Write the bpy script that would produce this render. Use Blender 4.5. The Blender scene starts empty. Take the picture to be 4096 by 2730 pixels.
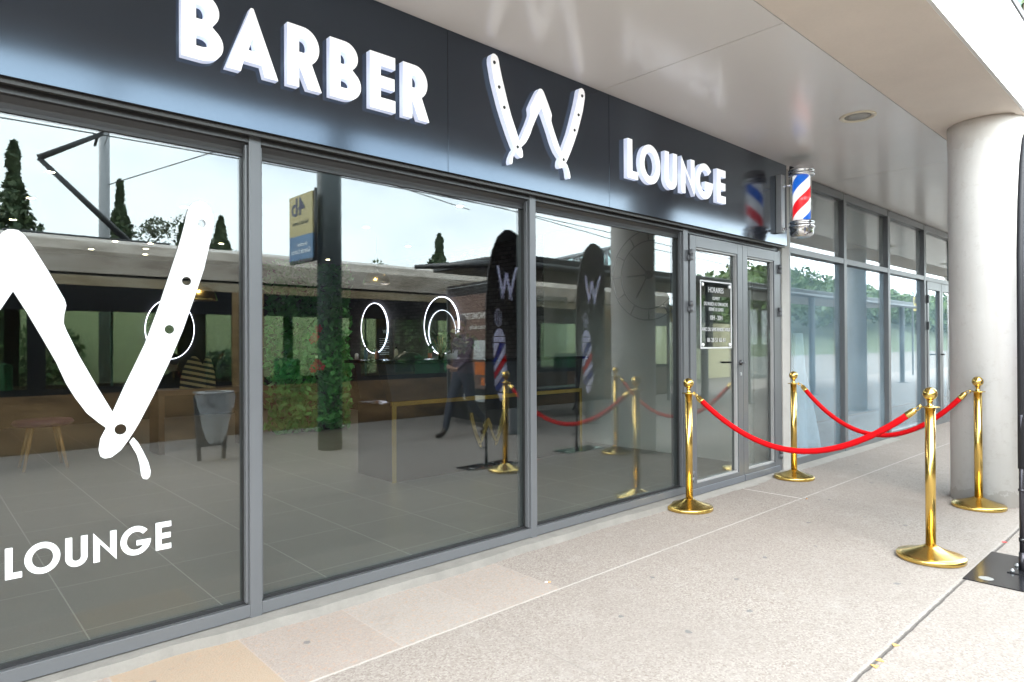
import bpy, bmesh, math, random
import numpy as np
from mathutils import Vector, Matrix
random.seed(7); rng = np.random.default_rng(7)
PI = math.pi
S = bpy.context.scene
COL = S.collection

# ------------------------------------------------------------------ camera
YAW, PIT, ROL = [math.radians(a) for a in (47.33, .318, .309)]
FWD = Vector((math.cos(YAW)*math.cos(PIT), math.sin(YAW)*math.cos(PIT), math.sin(PIT)))
R0 = Vector((math.sin(YAW), -math.cos(YAW), 0)); D0 = FWD.cross(R0)
RGT = math.cos(ROL)*R0 + math.sin(ROL)*D0; DWN = math.cos(ROL)*D0 - math.sin(ROL)*R0
CAM = Vector((0, 0, 1.25))
cd = bpy.data.cameras.new('camera'); cam = bpy.data.objects.new('camera', cd); COL.objects.link(cam)
cd.sensor_width = 36; cd.lens = 2620/4096*36; cd.clip_end = 2000; cd.clip_start = .05
m3 = Matrix((RGT, -DWN, -FWD)).transposed()
cam.matrix_world = Matrix.Translation(CAM) @ m3.to_4x4()
S.camera = cam

# ------------------------------------------------------------------ world, sun, exposure
SUN_EL, SUN_AZ = math.radians(38), math.atan2(-.6, -.8)
w = bpy.data.worlds.new('World'); S.world = w; w.use_nodes = True
nt = w.node_tree; nt.nodes.clear()
out = nt.nodes.new('ShaderNodeOutputWorld'); bg = nt.nodes.new('ShaderNodeBackground')
sky = nt.nodes.new('ShaderNodeTexSky'); sky.sky_type = 'NISHITA'; sky.sun_disc = False
sky.sun_elevation = SUN_EL; sky.sun_rotation = SUN_AZ; sky.air_density = 1.0; sky.dust_density = 2.0
tc = nt.nodes.new('ShaderNodeTexCoord'); mp = nt.nodes.new('ShaderNodeMapping'); mp.inputs['Scale'].default_value = (1, 1, 2.4)
nz = nt.nodes.new('ShaderNodeTexNoise'); nz.inputs['Scale'].default_value = 2.2; nz.inputs['Detail'].default_value = 7; nz.inputs['Roughness'].default_value = .55
rp = nt.nodes.new('ShaderNodeValToRGB'); rp.color_ramp.elements[0].position = .30; rp.color_ramp.elements[0].color = (.45,)*3+(1,)
rp.color_ramp.elements[1].position = .56; rp.color_ramp.elements[1].color = (1,)*3+(1,)
mx = nt.nodes.new('ShaderNodeMixRGB'); mx.inputs['Color2'].default_value = (7.5, 8.5, 8.9, 1)
L = nt.links.new
L(tc.outputs['Generated'], mp.inputs['Vector']); L(mp.outputs['Vector'], nz.inputs['Vector']); L(nz.outputs['Fac'], rp.inputs['Fac'])
L(rp.outputs['Color'], mx.inputs['Fac']); L(sky.outputs['Color'], mx.inputs['Color1']); L(mx.outputs['Color'], bg.inputs['Color'])
bg.inputs['Strength'].default_value = .11; L(bg.outputs['Background'], out.inputs['Surface'])
sd = bpy.data.lights.new('sun', 'SUN'); sd.energy = .55; sd.angle = math.radians(45); sd.color = (1, .96, .9)
sun = bpy.data.objects.new('sun', sd); COL.objects.link(sun)
sdir = Vector((math.sin(SUN_AZ)*math.cos(SUN_EL), math.cos(SUN_AZ)*math.cos(SUN_EL), math.sin(SUN_EL)))
sun.rotation_euler = (-sdir).to_track_quat('-Z', 'Y').to_euler(); sun.location = (0, -5, 20)
S.view_settings.view_transform = 'Standard'; S.view_settings.look = 'None'
S.view_settings.exposure = 3.2; S.view_settings.gamma = 1
S.render.engine = 'CYCLES'
cy = S.cycles
cy.use_denoising = True
try: cy.denoiser = 'OPENIMAGEDENOISE'
except Exception: pass
cy.max_bounces = 10; cy.diffuse_bounces = 5; cy.glossy_bounces = 5; cy.transparent_max_bounces = 24; cy.transmission_bounces = 6
cy.caustics_reflective = False; cy.caustics_refractive = False; cy.sample_clamp_indirect = 6
cy.use_adaptive_sampling = True; cy.adaptive_threshold = .01

# ------------------------------------------------------------------ measuring helpers (survey of the photo)
MIR = 3.055
def ray(x, y): return (x-2048)/2620*RGT + (y-1365)/2620*DWN + FWD
def onY(x, y, Y):
    v = ray(x, y); return CAM + v*(Y/v.y)
def onZ(x, y, Z):
    v = ray(x, y); return CAM + v*((Z-1.25)/v.z)
def mirY(x, y, Y):      # a point seen in the shop glass, put back where it really stands in the street
    p = onY(x, y, 2*MIR-Y); return Vector((p.x, Y, p.z))
KD = 4096/2353

# ------------------------------------------------------------------ materials
MATS = {}
class NT:
    def __init__(s, name):
        s.m = bpy.data.materials.new(name); s.m.use_nodes = True; s.t = s.m.node_tree
        s.p = s.t.nodes['Principled BSDF']; s.o = s.t.nodes['Material Output']
    def n(s, typ, **kw):
        nd = s.t.nodes.new(typ)
        for k, v in kw.items():
            if k in nd.inputs: 
                if hasattr(v, 'links') or isinstance(v, bpy.types.NodeSocket): s.t.links.new(v, nd.inputs[k])
                else: nd.inputs[k].default_value = v
            else: setattr(nd, k, v)
        return nd
    def set(s, nd, k, v):
        if isinstance(v, bpy.types.NodeSocket): s.t.links.new(v, nd.inputs[k])
        else: nd.inputs[k].default_value = v
    def math(s, op, a, b=0.0, c=None, clamp=False):
        nd = s.t.nodes.new('ShaderNodeMath'); nd.operation = op; nd.use_clamp = clamp
        s.set(nd, 0, a); s.set(nd, 1, b)
        if c is not None: s.set(nd, 2, c)
        return nd.outputs[0]
    def mix(s, f, a, b, mode='MIX'):
        nd = s.t.nodes.new('ShaderNodeMixRGB'); nd.blend_type = mode
        s.set(nd, 0, f)
        for i, v in ((1, a), (2, b)):
            if isinstance(v, tuple) and len(v) == 3: v = v+(1,)
            s.set(nd, i, v)
        return nd.outputs[0]
    def noise(s, vec, scale, detail=2, rough=.5):
        nd = s.n('ShaderNodeTexNoise', Scale=scale, Detail=detail, Roughness=rough)
        if vec is not None: s.t.links.new(vec, nd.inputs['Vector'])
        return nd.outputs['Fac']
    def vor(s, vec, scale, outp='Distance', feature='F1'):
        nd = s.n('ShaderNodeTexVoronoi', Scale=scale); nd.feature = feature
        s.t.links.new(vec, nd.inputs['Vector']); return nd.outputs[outp]
    def ramp(s, f, *stops):
        nd = s.t.nodes.new('ShaderNodeValToRGB'); s.t.links.new(f, nd.inputs[0])
        e = nd.color_ramp.elements
        while len(e) < len(stops): e.new(.5)
        for el, (p, c) in zip(e, stops):
            el.position = p; el.color = (c if isinstance(c, tuple) else (c, c, c))+(1,)
        return nd.outputs[0]
    def obj(s): return s.n('ShaderNodeTexCoord').outputs['Object']
    def xyz(s, v):
        nd = s.n('ShaderNodeSeparateXYZ'); s.t.links.new(v, nd.inputs[0]); return nd.outputs
    def bump(s, h, strength=.3, dist=.01):
        nd = s.n('ShaderNodeBump', Strength=strength, Distance=dist); s.t.links.new(h, nd.inputs['Height'])
        s.t.links.new(nd.outputs[0], s.p.inputs['Normal'])
def M(name, col, rough=.5, metal=0., ior=None, var=0., vs=4., bump=0., bs=60., emit=None, es=0., coat=0., sheen=0., rvar=0., fine=0.):
    if name in MATS: return MATS[name]
    t = NT(name); p = t.p
    p.inputs['Base Color'].default_value = col+(1,); p.inputs['Roughness'].default_value = rough; p.inputs['Metallic'].default_value = metal
    if ior: p.inputs['IOR'].default_value = ior
    if coat: p.inputs['Coat Weight'].default_value = coat; p.inputs['Coat Roughness'].default_value = .05
    if sheen: p.inputs['Sheen Weight'].default_value = sheen; p.inputs['Sheen Roughness'].default_value = .4
    o = t.obj()
    if var:
        f = t.noise(o, vs, 5, .6)
        c = t.mix(f, tuple(max(0, x*(1-var)) for x in col), tuple(min(1, x*(1+var)) for x in col))
        if fine: c = t.mix(t.math('MULTIPLY', t.noise(o, bs*1.7, 2), fine), c, tuple(x*.45 for x in col))
        t.t.links.new(c, p.inputs['Base Color'])
    if rvar:
        r = t.math('MULTIPLY_ADD', t.noise(o, vs*2.3, 4), rvar, rough-rvar*.5); t.t.links.new(r, p.inputs['Roughness'])
    if bump: t.bump(t.noise(o, bs, 3), bump, .004)
    if emit: p.inputs['Emission Color'].default_value = emit+(1,); p.inputs['Emission Strength'].default_value = es
    MATS[name] = t.m; return t.m
def M_glass(name, tint=(.8, .84, .83), r0=.080, film=None, filmf=0.):
    """clear float glass: Schlick reflection on each face, slightly tinted transmission, optional dusty film"""
    if name in MATS: return MATS[name]
    t = NT(name); t.t.nodes.remove(t.p)
    g = t.n('ShaderNodeNewGeometry')
    dt = t.n('ShaderNodeVectorMath'); dt.operation = 'DOT_PRODUCT'
    t.t.links.new(g.outputs['Incoming'], dt.inputs[0]); t.t.links.new(g.outputs['Normal'], dt.inputs[1])
    c = t.math('ABSOLUTE', dt.outputs['Value']); k = t.math('POWER', t.math('SUBTRACT', 1., c), 5.)
    f = t.math('MULTIPLY_ADD', k, 1-r0, r0)
    tr = t.n('ShaderNodeBsdfTransparent', Color=tint+(1,)); gl = t.n('ShaderNodeBsdfGlossy', Roughness=0.0, Color=(1, 1, 1, 1))
    base = tr.outputs[0]
    if film:
        df = t.n('ShaderNodeBsdfDiffuse', Color=film+(1,)); ms = t.n('ShaderNodeMixShader')
        o = t.obj(); nf = t.ramp(t.noise(o, 1.3, 6, .65), (.3, filmf*.35), (.7, filmf*1.5))
        t.t.links.new(nf, ms.inputs[0]); t.t.links.new(base, ms.inputs[1]); t.t.links.new(df.outputs[0], ms.inputs[2]); base = ms.outputs[0]
    m2 = t.n('ShaderNodeMixShader'); t.t.links.new(f, m2.inputs[0]); t.t.links.new(base, m2.inputs[1]); t.t.links.new(gl.outputs[0], m2.inputs[2])
    t.t.links.new(m2.outputs[0], t.o.inputs['Surface']); MATS[name] = t.m; return t.m
def M_leaf(name, a, b, rough=.55):
    if name in MATS: return MATS[name]
    t = NT(name); g = t.n('ShaderNodeNewGeometry')
    c = t.mix(g.outputs['Random Per Island'], a, b); c = t.mix(t.math('MULTIPLY', t.noise(t.obj(), 1.2, 3), .5), c, tuple(x*.55 for x in a))
    t.t.links.new(c, t.p.inputs['Base Color']); t.p.inputs['Roughness'].default_value = rough
    t.p.inputs['Subsurface Weight'].default_value = 0
    MATS[name] = t.m; return t.m

# ------------------------------------------------------------------ object helpers
def link(o): COL.objects.link(o); return o
def tag(o, label=None, cat=None, group=None, kind=None):
    if label: o['label'] = label
    if cat: o['category'] = cat
    if group: o['group'] = group
    if kind: o['kind'] = kind
    return o
def thing(name, loc, label, cat, group=None):
    o = link(bpy.data.objects.new(name, None)); o.location = loc; o.empty_display_size = .1
    return tag(o, label, cat, group)
def world_loc(o):
    v = Vector((0, 0, 0))
    while o is not None: v = v+Vector(o.location); o = o.parent
    return v
class MB:
    """collects shapes (world coordinates) into one mesh"""
    def __init__(s): s.b = bmesh.new()
    def box(s, x0, x1, y0, y1, z0, z1, mi=0):
        v = [s.b.verts.new(c) for c in ((x0,y0,z0),(x1,y0,z0),(x1,y1,z0),(x0,y1,z0),(x0,y0,z1),(x1,y0,z1),(x1,y1,z1),(x0,y1,z1))]
        for f in ((3,2,1,0),(4,5,6,7),(0,1,5,4),(1,2,6,5),(2,3,7,6),(3,0,4,7)):
            fc = s.b.faces.new([v[i] for i in f]); fc.material_index = mi
        return s
    def obox(s, c, ax, ay, az):  # oriented box: centre and three half-vectors
        c, ax, ay, az = map(Vector, (c, ax, ay, az)); v = []
        for k in (-1, 1):
            for j, i in ((-1,-1),(-1,1),(1,1),(1,-1)): v.append(s.b.verts.new(c+ax*i+ay*j+az*k))
        for f in ((3,2,1,0),(4,5,6,7),(0,1,5,4),(1,2,6,5),(2,3,7,6),(3,0,4,7)): s.b.faces.new([v[i] for i in f])
        return s
    def tube(s, path, r, seg=12, caps=True, smooth=True, closed=False):
        path = [Vector(p) for p in path]; n = len(path); rs = r if isinstance(r, (list, tuple)) else [r]*n
        rings = []; up = None
        for i, p in enumerate(path):
            if closed: d = path[(i+1) % n]-path[i-1]
            else: d = path[min(i+1, n-1)]-path[max(i-1, 0)]
            d.normalize()
            if up is None:
                up = Vector((0,0,1)) if abs(d.z) < .9 else Vector((1,0,0))
            a = d.cross(up).normalized(); bb = a.cross(d).normalized(); up = bb
            rings.append([s.b.verts.new(p+(a*math.cos(2*PI*k/seg)+bb*math.sin(2*PI*k/seg))*rs[i]) for k in range(seg)])
        pairs = list(zip(rings, rings[1:]))+([(rings[-1], rings[0])] if closed else [])
        for A, B in pairs:
            for k in range(seg):
                f = s.b.faces.new((A[k], A[(k+1) % seg], B[(k+1) % seg], B[k])); f.smooth = smooth
        if caps and not closed:
            s.b.faces.new(list(reversed(rings[0]))); s.b.faces.new(rings[-1])
        return s
    def lathe(s, prof, c=(0,0,0), seg=40, axis='z', smooth=True):
        cx, cy_, cz = c; rings = []
        for r, z in prof:
            ring = []
            for k in range(seg):
                a = 2*PI*k/seg; u, v = r*math.cos(a), r*math.sin(a)
                co = (cx+u, cy_+v, cz+z) if axis == 'z' else ((cx+u, cy_+z, cz+v) if axis == 'y' else (cx+z, cy_+u, cz+v))
                ring.append(s.b.verts.new(co))
            rings.append(ring)
        for A, B in zip(rings, rings[1:]):
            for k in range(seg):
                f = s.b.faces.new((A[k], A[(k+1) % seg], B[(k+1) % seg], B[k])); f.smooth = smooth
        if prof[0][0] > 1e-6: s.b.faces.new(list(reversed(rings[0])))
        if prof[-1][0] > 1e-6: s.b.faces.new(rings[-1])
        return s
    def quad(s, *pts, mi=0):
        f = s.b.faces.new([s.b.verts.new(p) for p in pts]); f.material_index = mi; return s
    def prism(s, poly, lo, hi, axis='y'):   # convex/any polygon extruded along an axis
        def P(u, v, t): return (u, t, v) if axis == 'y' else ((t, u, v) if axis == 'x' else (u, v, t))
        A = [s.b.verts.new(P(u, v, lo)) for u, v in poly]; B = [s.b.verts.new(P(u, v, hi)) for u, v in poly]; n = len(poly)
        s.b.faces.new(A); s.b.faces.new(list(reversed(B)))
        for i in range(n): s.b.faces.new((A[i], B[i], B[(i+1) % n], A[(i+1) % n]))
        return s
    def build(s, name, mat, parent=None, bevel=0., smooth=None, weld=False, seg=2):
        b = s.b
        if weld: bmesh.ops.remove_doubles(b, verts=b.verts, dist=1e-5)
        bmesh.ops.recalc_face_normals(b, faces=b.faces)
        if bevel:
            es = [e for e in b.edges if len(e.link_faces) == 2 and e.calc_face_angle(0) > .6]
            if es: bmesh.ops.bevel(b, geom=es, offset=bevel, segments=seg, affect='EDGES', clamp_overlap=True, profile=.5)
        me = bpy.data.meshes.new(name); b.to_mesh(me); b.free()
        if smooth is True:
            for p in me.polygons: p.use_smooth = True
        for mm in (mat if isinstance(mat, (list, tuple)) else [mat]): me.materials.append(mm)
        o = link(bpy.data.objects.new(name, me))
        if parent is not None:
            o.parent = parent; me.transform(Matrix.Translation(-world_loc(parent)))
        return o
def flat(name, loops, mat, parent, depth, front_y, bevel=0., facing='-y', origin=None, xdir=None):
    """2-D outline with holes (u right, v up) as a slab. Facing -y: world x=u, z=v, front at front_y."""
    cu = bpy.data.curves.new(name, 'CURVE'); cu.dimensions = '2D'; cu.fill_mode = 'BOTH'; cu.extrude = depth/2-bevel*0; cu.bevel_depth = bevel; cu.bevel_resolution = 1
    if bevel: cu.extrude = max(depth/2-bevel, 0); cu.offset = -bevel
    for lp in loops:
        sp = cu.splines.new('POLY'); sp.points.add(len(lp)-1); sp.use_cyclic_u = True
        for q, (u, v) in zip(sp.points, lp): q.co = (u, v, 0, 1)
    return curve_to(name, cu, mat, parent, depth, front_y, origin, xdir)
def curve_to(name, cu, mat, parent, depth, front_y, origin=None, xdir=None, M4=None):
    ob = bpy.data.objects.new(name+'_tmp', cu); COL.objects.link(ob)
    dg = bpy.context.evaluated_depsgraph_get(); dg.update()
    me = bpy.data.meshes.new_from_object(ob.evaluated_get(dg)); me.name = name
    bpy.data.objects.remove(ob); bpy.data.curves.remove(cu)
    if M4 is None:
        if origin is None:
            M4 = Matrix(((1,0,0,0),(0,0,-1,front_y+depth/2),(0,1,0,0),(0,0,0,1)))
        else:   # local x along xdir (horizontal), local y up, normal = xdir x z
            xd = Vector(xdir).normalized(); up = Vector((0,0,1)); nn = xd.cross(up)
            M4 = Matrix.Translation(Vector(origin)) @ Matrix((xd, up, nn)).transposed().to_4x4()
    me.transform(M4); me.materials.clear(); me.materials.append(mat)
    o = link(bpy.data.objects.new(name, me))
    if parent is not None: o.parent = parent; me.transform(Matrix.Translation(-world_loc(parent)))
    return o
def text(name, body, mat, parent, h, width, origin, xdir, depth=.002, align='CENTER', bold=.0):
    """lettering; origin = middle of the baseline; cap height h; squeezed to the given width"""
    cu = bpy.data.curves.new(name, 'FONT'); cu.body = body; cu.size = 1; cu.extrude = .001; cu.offset = bold; cu.resolution_u = 3
    ob = bpy.data.objects.new(name+'_tmp', cu); COL.objects.link(ob)
    dg = bpy.context.evaluated_depsgraph_get(); dg.update()
    me = bpy.data.meshes.new_from_object(ob.evaluated_get(dg)); me.name = name
    bpy.data.objects.remove(ob); bpy.data.curves.remove(cu)
    xs = [v.co.x for v in me.vertices]; caph = .70
    x0, x1 = min(xs), max(xs); sx = (width/(x1-x0)) if width else h/caph; sy = h/caph
    xd = Vector(xdir).normalized(); up = Vector((0,0,1)); nn = xd.cross(up)
    me.transform(Matrix.Translation(Vector(origin)) @ Matrix((xd, up, nn)).transposed().to_4x4() @ Matrix.Diagonal((sx, sy, depth/.002, 1)) @ Matrix.Translation((-(x0+x1)/2, 0, .001)))
    me.materials.clear(); me.materials.append(mat); o = link(bpy.data.objects.new(name, me))
    if parent is not None: o.parent = parent; me.transform(Matrix.Translation(-world_loc(parent)))
    return o
def copy_tree(o, parent=None):
    c = o.copy(); COL.objects.link(c); c.parent = parent
    for ch in list(o.children): copy_tree(ch, c)
    return c
def arc(cx, cy_, rx, ry, a0, a1, n): return [(cx+rx*math.cos(math.radians(a0+(a1-a0)*i/n)), cy_+ry*math.sin(math.radians(a0+(a1-a0)*i/n))) for i in range(n+1)]
def glyph(ch, W, h, t):
    e = []
    if ch == 'L': e = [[(0,0),(W,0),(W,t),(t,t),(t,h),(0,h)]]
    elif ch == 'E':
        m = h/2
        e = [[(0,0),(W,0),(W,t),(t,t),(t,m-t/2),(W*.97,m-t/2),(W*.97,m+t/2),(t,m+t/2),(t,h-t),(W,h-t),(W,h),(0,h)]]
    elif ch == 'N': e = [[(0,0),(t,0),(t,h*.62),(W,0-h*.02),(W,h),(W-t,h),(W-t,h*.38),(0,h*1.02)]]
    elif ch == 'U':
        r = W/2; e = [[(0,h)]+arc(r, r*.98, r, r*1.0, 180, 360, 18)+[(W,h),(W-t,h)]+arc(r, r*.98, r-t, r-t, 360, 180, 18)+[(t,h)]]
    elif ch == 'O': e = [arc(W/2,h/2,W/2,h/2*1.03,0,350,35), arc(W/2,h/2,W/2-t,h/2*1.03-t,0,350,35)]
    elif ch == 'G':
        cx, cy_ = h/2*W/h, h/2; rx, ry = W/2, h/2*1.03
        o = arc(cx,cy_,rx,ry,40,360,40); i = arc(cx,cy_,rx-t,ry-t,330,40,36)
        e = [o+[(cx+W*.02,cy_),(cx+W*.02,cy_-t*.92),(i[0][0],cy_-t*.92)]+i]
    elif ch == 'B':
        x0 = W*.48; l = arc(x0,h*.275,W-x0,h*.275,-90,52,14); u = arc(x0*.96,h*.75,W*.90-x0*.96,h*.25,-55,90,14)
        e = [[(0,0)]+l+u+[(0,h)]]
        e += [[(t,t)]+arc(x0,h*.275,W-x0-t,h*.275-t,-90,90,10)+[(t,h*.55-t)], [(t,h*.55)]+arc(x0*.92,h*.735,W*.90-x0*.92-t,h*.735-h*.55,-90,90,10)+[(t,h*.92)]]
        e[2] = [(t,h*.60)]+arc(x0*.92,h*.60+(h-t-h*.60)/2,W*.90-x0*.92-t,(h-t-h*.60)/2,-90,90,10)+[(t,h-t)]
    elif ch == 'R':
        x0 = W*.45; r = h*.31; b = arc(x0,h-r,W*.93-x0,r,90,-58,16)
        e = [[(0,0),(t,0),(t,h*.34),(W-t*1.22,0),(W,0)]+list(reversed(b))+[(0,h)]]
        e += [[(t,h-2*r+t)]+arc(x0,h-r,W*.93-x0-t,r-t,-90,90,10)+[(t,h-t)]]
    elif ch == 'A':
        a = W*.49; s = t*1.12
        e = [[(0,0),(s,0),(s+W*.055,h*.17),(W-s-W*.055,h*.17),(W-s,0),(W,0),(a+t*.1,h*1.02),(a-t*.1,h*1.02)], [(a-W*.07,h*.17+t*.95),(a+W*.07,h*.17+t*.95),(a,h*.56)]]
    return e
# ================================================================== palette
anthr = M('anthracite_aluminium', (.088,.092,.099), .33, 0, var=.12, vs=2, rvar=.1)
gasket = M('black_gasket', (.012,.012,.013), .5)
conc = M('raw_concrete', (.56,.53,.50), .8, var=.14, vs=3, bump=.25, bs=35, fine=.12)
conc_beam = M('concrete_beam', (.80,.715,.635), .85, var=.10, vs=2.2, bump=.2, bs=30, fine=.10)
white_conc = M('painted_concrete', (.74,.73,.71), .8, var=.06, vs=2)
gold = M('polished_brass', (.72,.50,.15), .20, 1., rvar=.12, vs=9)
chrome = M('chrome', (.72,.73,.75), .07, 1.)
black = M('black_gloss_paint', (.012,.012,.014), .16, var=.2)
darkm = M('dark_metal', (.03,.032,.035), .4, var=.2)
steel = M('galvanised_steel', (.33,.34,.35), .45, .6, var=.15)
white_vinyl = M('white_vinyl', (.64,.65,.66), .4, var=.03)
sign_ink = M('sign_lettering', (.40,.40,.405), .5)
lit_white = M('lit_acrylic', (.86,.86,.87), .3, emit=(.96,.97,1.), es=.05)
lit_side = M('lit_acrylic_side', (.8,.83,.92), .3, emit=(.62,.72,1.), es=.06)
wood_leg = M('beech_wood', (.42,.26,.12), .5, var=.25, vs=8)
skin = M('skin', (.50,.30,.22), .55, var=.1)

# ================================================================== ground
ZG = -.03
def pavement_mat():
    t = NT('exposed_aggregate_paving'); o = t.obj(); X, Y, Z = t.xyz(o)
    peb = t.vor(o, 135, 'Color'); pv = t.n('ShaderNodeSeparateColor'); t.t.links.new(peb, pv.inputs[0])
    c = t.ramp(pv.outputs[0], (.0,(.155,.122,.103)), (.25,(.222,.189,.165)), (.62,(.252,.22,.196)), (1.,(.32,.287,.26)))
    grit = t.noise(o, 210, 3, .7); c = t.mix(t.ramp(grit, (.42,0.),(.72,.5)), c, (.19,.168,.152))
    big = t.noise(o, .9, 5, .6); c = t.mix(t.ramp(big, (.35,0.),(.7,.55)), c, (.20,.172,.153))
    blot = t.noise(o, 5., 5, .7); c = t.mix(t.ramp(blot, (.55,0.),(.75,.25)), c, (.34,.318,.296))
    # slab strip next to the shopfront
    strip = t.math('GREATER_THAN', Y, 2.362)
    idx = t.math('FLOOR', t.math('DIVIDE', t.math('SUBTRACT', X, .57), .4875))
    wn = t.n('ShaderNodeTexWhiteNoise'); wn.noise_dimensions = '1D'; t.t.links.new(idx, wn.inputs['W'])
    tint = t.ramp(wn.outputs['Value'], (0,(.27,.217,.187)), (.35,(.315,.275,.248)), (.7,(.285,.24,.212)), (1,(.325,.298,.272)))
    near = t.math('LESS_THAN', X, 2.52)
    c = t.mix(t.math('MULTIPLY', t.math('MULTIPLY', strip, near), .55), c, tint)
    tan = t.math('MULTIPLY', strip, t.math('COMPARE', idx, 0., .1)); c = t.mix(t.math('MULTIPLY', tan, .7), c, (.30,.222,.15))
    tan2 = t.math('MULTIPLY', strip, t.math('LESS_THAN', X, -.4)); c = t.mix(t.math('MULTIPLY', tan2, .4), c, (.36,.28,.2))
    orange = t.math('MULTIPLY', t.math('MULTIPLY', strip, near), t.ramp(t.noise(o, 60, 3), (.55,0.),(.68,.5))); c = t.mix(orange, c, (.34,.21,.14))
    # seams
    wob = t.math('MULTIPLY', t.math('SUBTRACT', t.noise(o, 3.5, 4, .7), .5), .03); wob2 = t.math('MULTIPLY', t.math('SUBTRACT', t.noise(o, 22, 3, .7), .5), .012)
    def line(coord, at, half, soft=.4, wb=None):
        a = t.math('SUBTRACT', coord, at)
        if wb is not None: a = t.math('ADD', a, wb)
        a = t.math('ABSOLUTE', a)
        return t.math('SUBTRACT', 1., t.math('DIVIDE', t.math('SUBTRACT', a, half), half*soft+.001), clamp=True)
    brk = t.ramp(t.noise(o, 2.1, 3), (.30,.15),(.45,1.))
    j1 = t.math('MULTIPLY', line(Y, 2.362, .0042, .9, wob2), brk); c = t.mix(t.math('MULTIPLY', j1, .45), c, (.50,.475,.445))
    fr = t.math('FRACT', t.math('DIVIDE', t.math('SUBTRACT', X, .57), .4875)); fl = t.math('ABSOLUTE', t.math('SUBTRACT', fr, .5))
    seam = t.math('MULTIPLY', t.math('MULTIPLY', t.math('GREATER_THAN', fl, .493), strip), near); c = t.mix(t.math('MULTIPLY', seam, .4), c, (.33,.29,.26))
    s2 = t.math('MULTIPLY', line(X, 5.41, .004, .8), strip); c = t.mix(t.math('MULTIPLY', s2, .55), c, (.75,.71,.67))
    low = t.math('SUBTRACT', 1., strip)
    for xa in (1.955, -1.9, 9.7):
        s3 = t.math('MULTIPLY', line(X, xa, .0022, .8, wob2), low); c = t.mix(t.math('MULTIPLY', s3, .35), c, (.13,.115,.105))
    crack = line(Y, .955, .0040, 1.2, t.math('ADD', wob2, t.math('MULTIPLY', wob, .35))); c = t.mix(t.math('MULTIPLY', crack, .85), c, (.07,.06,.055))
    lip = line(Y, .968, .005, 1.2, wob2); c = t.mix(t.math('MULTIPLY', lip, .15), c, (.45,.43,.40))
    for ya in (-.62, -2.1): c = t.mix(t.math('MULTIPLY', line(Y, ya, .006, 1., wob2), .7), c, (.2,.18,.17))
    # old chewing gum and drips
    gv = t.n('ShaderNodeTexVoronoi', Scale=2.3, Randomness=1.); gv.voronoi_dimensions = '2D'; t.t.links.new(o, gv.inputs['Vector'])
    sel = t.n('ShaderNodeSeparateColor'); t.t.links.new(gv.outputs['Color'], sel.inputs[0])
    gum = t.math('MULTIPLY', t.math('LESS_THAN', t.math('ADD', gv.outputs['Distance'], t.math('MULTIPLY', t.math('SUBTRACT', t.noise(o, 28, 3), .2), .10)), .062), t.math('GREATER_THAN', sel.outputs[0], .55))
    c = t.mix(t.math('MULTIPLY', gum, .72), c, (.10,.10,.105))
    st = t.math('MULTIPLY', t.ramp(t.noise(o, 6.5, 7, .78), (.57,0.),(.70,.5)), 1.); c = t.mix(st, c, (.19,.165,.15))
    t.t.links.new(c, t.p.inputs['Base Color']); t.p.inputs['Roughness'].default_value = .82
    h = t.math('ADD', t.math('MULTIPLY', t.vor(o, 135), -.6), t.math('ADD', t.math('MULTIPLY', grit, .5), t.math('MULTIPLY', crack, -3.)))
    t.bump(h, .55, .004)
    return t.m
tag(MB().box(-30, 60, -3.55, 3.3, ZG-.25, ZG).build('pavement', pavement_mat()), kind='structure')
tag(MB().quad((-900,-900,-.30),(900,-900,-.30),(900,900,-.30),(-900,900,-.30)).build('ground', M('track_gravel', (.16,.14,.12), .9, var=.3, vs=2, bump=.5, bs=30)), kind='structure')
# cast concrete upstand under the glazing
kerb = MB(); xs = np.linspace(-3, 4.70, 90)
top, fr_ = [], []
for x in xs:
    wv = .009*math.sin(x*2.3)+.005*math.sin(x*7.1+1)+rng.normal(0, .0035)
    fr_.append((x, 2.905+wv if x > .9 else 2.93+wv))
for (a, ya), (b, yb) in zip(fr_, fr_[1:]):
    kerb.quad((a,ya+.012,.012),(b,yb+.012,.012),(b,3.1,.017),(a,3.1,.017)); kerb.quad((a,ya,ZG-.02),(b,yb,ZG-.02),(b,yb+.012,.012),(a,ya+.012,.012))
kerb.quad((4.70,fr_[-1][1],ZG-.02),(4.70,3.1,ZG-.02),(4.70,3.1,.017),(4.70,fr_[-1][1]+.012,.012))
tag(kerb.build('concrete_kerb', M('kerb_concrete', (.19,.18,.165), .85, var=.35, vs=6, bump=.6, bs=60, fine=.25), weld=True), kind='structure')
k2 = MB()
for i in range(26):
    x = 4.72+i*.19; y = 2.93+rng.normal(0, .008)
    k2.quad((x,y-.05,ZG+.001),(x+.19,y-.05+rng.normal(0,.01),ZG+.001),(x+.19,3.05,ZG+.016),(x,3.05,ZG+.016))
tag(k2.build('mortar_threshold', M('mortar', (.27,.257,.236), .85, var=.2, vs=8, bump=.6, bs=50)), kind='structure')

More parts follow.
